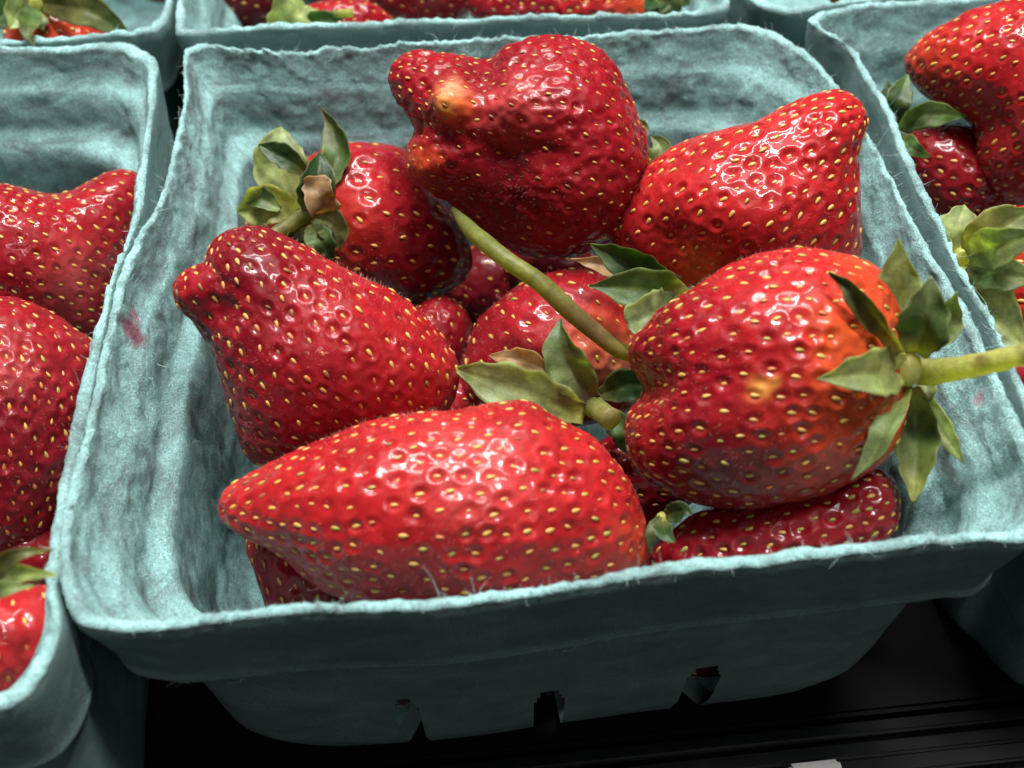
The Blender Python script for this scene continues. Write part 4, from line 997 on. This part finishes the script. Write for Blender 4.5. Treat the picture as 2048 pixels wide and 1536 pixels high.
calyx(C, (606, 432, 13), 26, [
    dict(p=[(598, 420, 14), (566, 362, 15), (558, 300, 15), (562, 254, 12)], w=98, c=(YELG, PALEG, GREY), cup=.35),
    dict(p=[(612, 345, 19), (570, 316, 21), (516, 289, 20)], w=42, c=(OLIVE, DKGREEN, DKGREEN), cup=.4),
    dict(p=[(640, 390, 15), (676, 310, 14), (668, 260, 13), (644, 216, 12)], w=56, c=(OLIVE, GREEN, OLIVE), cup=.6, roll=(0, .3, .9)),
    dict(p=[(618, 425, 17), (636, 365, 22), (640, 302, 21)], w=66, c=(OLIVE, DKGREEN, DKGREEN), cup=.35),
    dict(p=[(655, 425, 22), (640, 395, 25), (632, 352, 25)], w=54, c=(TAN, TAN, TAN), cup=.3, wav=.3, prof=[.5, .8, 1, 1, .9, .95, .8, .7, .5]),
    dict(p=[(596, 440, 15), (545, 412, 17), (472, 424, 13)], w=74, c=(YELG, YELG, PALEG), cup=.4),
    dict(p=[(560, 418, 18), (520, 396, 17), (486, 398, 14)], w=40, c=(PALEG, GREEN, GREEN), cup=.6),
    dict(p=[(630, 436, 17), (664, 452, 19), (680, 500, 17)], w=56, c=(PALEG, OLIVE, OLIVE), cup=.5),
    dict(p=[(618, 450, 17), (640, 480, 20), (666, 530, 17)], w=50, c=(PALEG, GREEN, DKGREEN)),
    dict(p=[(600, 450, 17), (590, 480, 18), (600, 515, 16)], w=46, c=(PALEG, OLIVE, OLIVE))],
    stem=[(612, 428, 16), (580, 448, 20), (538, 478, 23)], stem_r=[17, 14, 13], stem_cols=(OLIVE, OLIVE, (0.22, 0.20, 0.07)), hubcol=OLIVE)
calyx(E_, (1392, 596, 8), 24, [
    dict(p=[(1345, 574, 13), (1265, 530, 17), (1180, 488, 17)], w=72, c=(GREEN, DKGREEN, GREEN), cup=.45, roll=.3),
    dict(p=[(1382, 602, 14), (1290, 580, 20), (1178, 572, 20)], w=80, c=(YELG, GREEN, GREEN), cup=.4),
    dict(p=[(1352, 606, 18), (1300, 628, 24), (1254, 648, 24)], w=72, c=(GREEN, GREY, GREY), cup=.3, prof=[.5, .7, .9, 1, 1, .9, .8, .7, .3]),
    dict(p=[(1290, 560, 8), (1210, 532, 10), (1140, 518, 10)], w=34, c=(BROWN, TAN, TAN), cup=.4, wav=.3),
    dict(p=[(1360, 570, 8), (1330, 555, 10), (1310, 548, 9)], w=30, c=(BROWN, BROWN, TAN), wav=.4)],
    stem=[(1395, 610, 6), (1350, 680, 8), (1262, 708, 14), (1200, 672, 16), (1140, 622, 18), (1080, 566, 19), (1010, 518, 18), (950, 468, 12), (905, 418, 0)], stem_r=[18, 17, 16, 16, 19, 16, 17, 14, 5],
    stem_cols=(YELG, YELG, (0.38, 0.38, 0.08), (0.20, 0.12, 0.06), (0.24, 0.22, 0.06), (0.24, 0.26, 0.06), (0.20, 0.22, 0.05), (0.16, 0.18, 0.05), OLIVE), hubcol=BROWN)
calyx(G, (1185, 806, 17), 25, [
    dict(p=[(1170, 830, 20), (1060, 790, 25), (980, 762, 25), (902, 734, 22)], w=92, c=(YELG, GREY, PALEG), cup=.35, roll=.15),
    dict(p=[(1150, 795, 19), (1080, 762, 22), (990, 720, 21)], w=44, c=(DKGREEN, DKGREEN, BROWN), cup=.5),
    dict(p=[(1105, 746, 24), (1050, 722, 25), (976, 711, 22)], w=40, c=(TAN, TAN, TAN), cup=.3, wav=.35),
    dict(p=[(1185, 800, 21), (1140, 735, 24), (1122, 685, 25), (1118, 636, 24)], w=76, c=(BROWN, GREY, GREEN), cup=.5, roll=(.1, .1, .7)),
    dict(p=[(1200, 790, 18), (1250, 772, 20), (1305, 768, 17)], w=62, c=(OLIVE, DKGREEN, DKGREEN)),
    dict(p=[(1200, 820, 18), (1245, 860, 20), (1262, 920, 18)], w=50, c=(PALEG, GREEN, GREEN))],
    stem=[(1178, 806, 18), (1198, 820, 22), (1222, 838, 26)], stem_r=[22, 19, 20], stem_cols=(OLIVE, (0.30, 0.30, 0.09), (0.30, 0.26, 0.10)), hubcol=OLIVE)
calyx(D, (1240, 330, -12), 20, [dict(p=[(1240, 330, -12), (1300, 330, -10), (1322, 296, -9), (1300, 270, -10)], w=70, c=(YELG, PALEG, GREEN)),
    dict(p=[(1245, 290, -14), (1280, 250, -13), (1300, 262, -12)], w=26, c=(GREEN, GREEN, OLIVE))])
calyx(H_, (1325, 1036, 5), 12, [dict(p=[(1325, 1040, 10), (1330, 1065, 14), (1350, 1085, 15)], w=40, c=(OLIVE, DKGREEN, DKGREEN)), dict(p=[(1320, 1035, 8), (1303, 1060, 10), (1302, 1110, 10)], w=24, c=(OLIVE, OLIVE, DKGREEN)),  # dark green sepals: shadow under the plump berry put into their colour
    dict(p=[(1330, 1030, 8), (1365, 1020, 11), (1385, 1030, 12)], w=40, c=(OLIVE, DKGREEN, DKGREEN))])
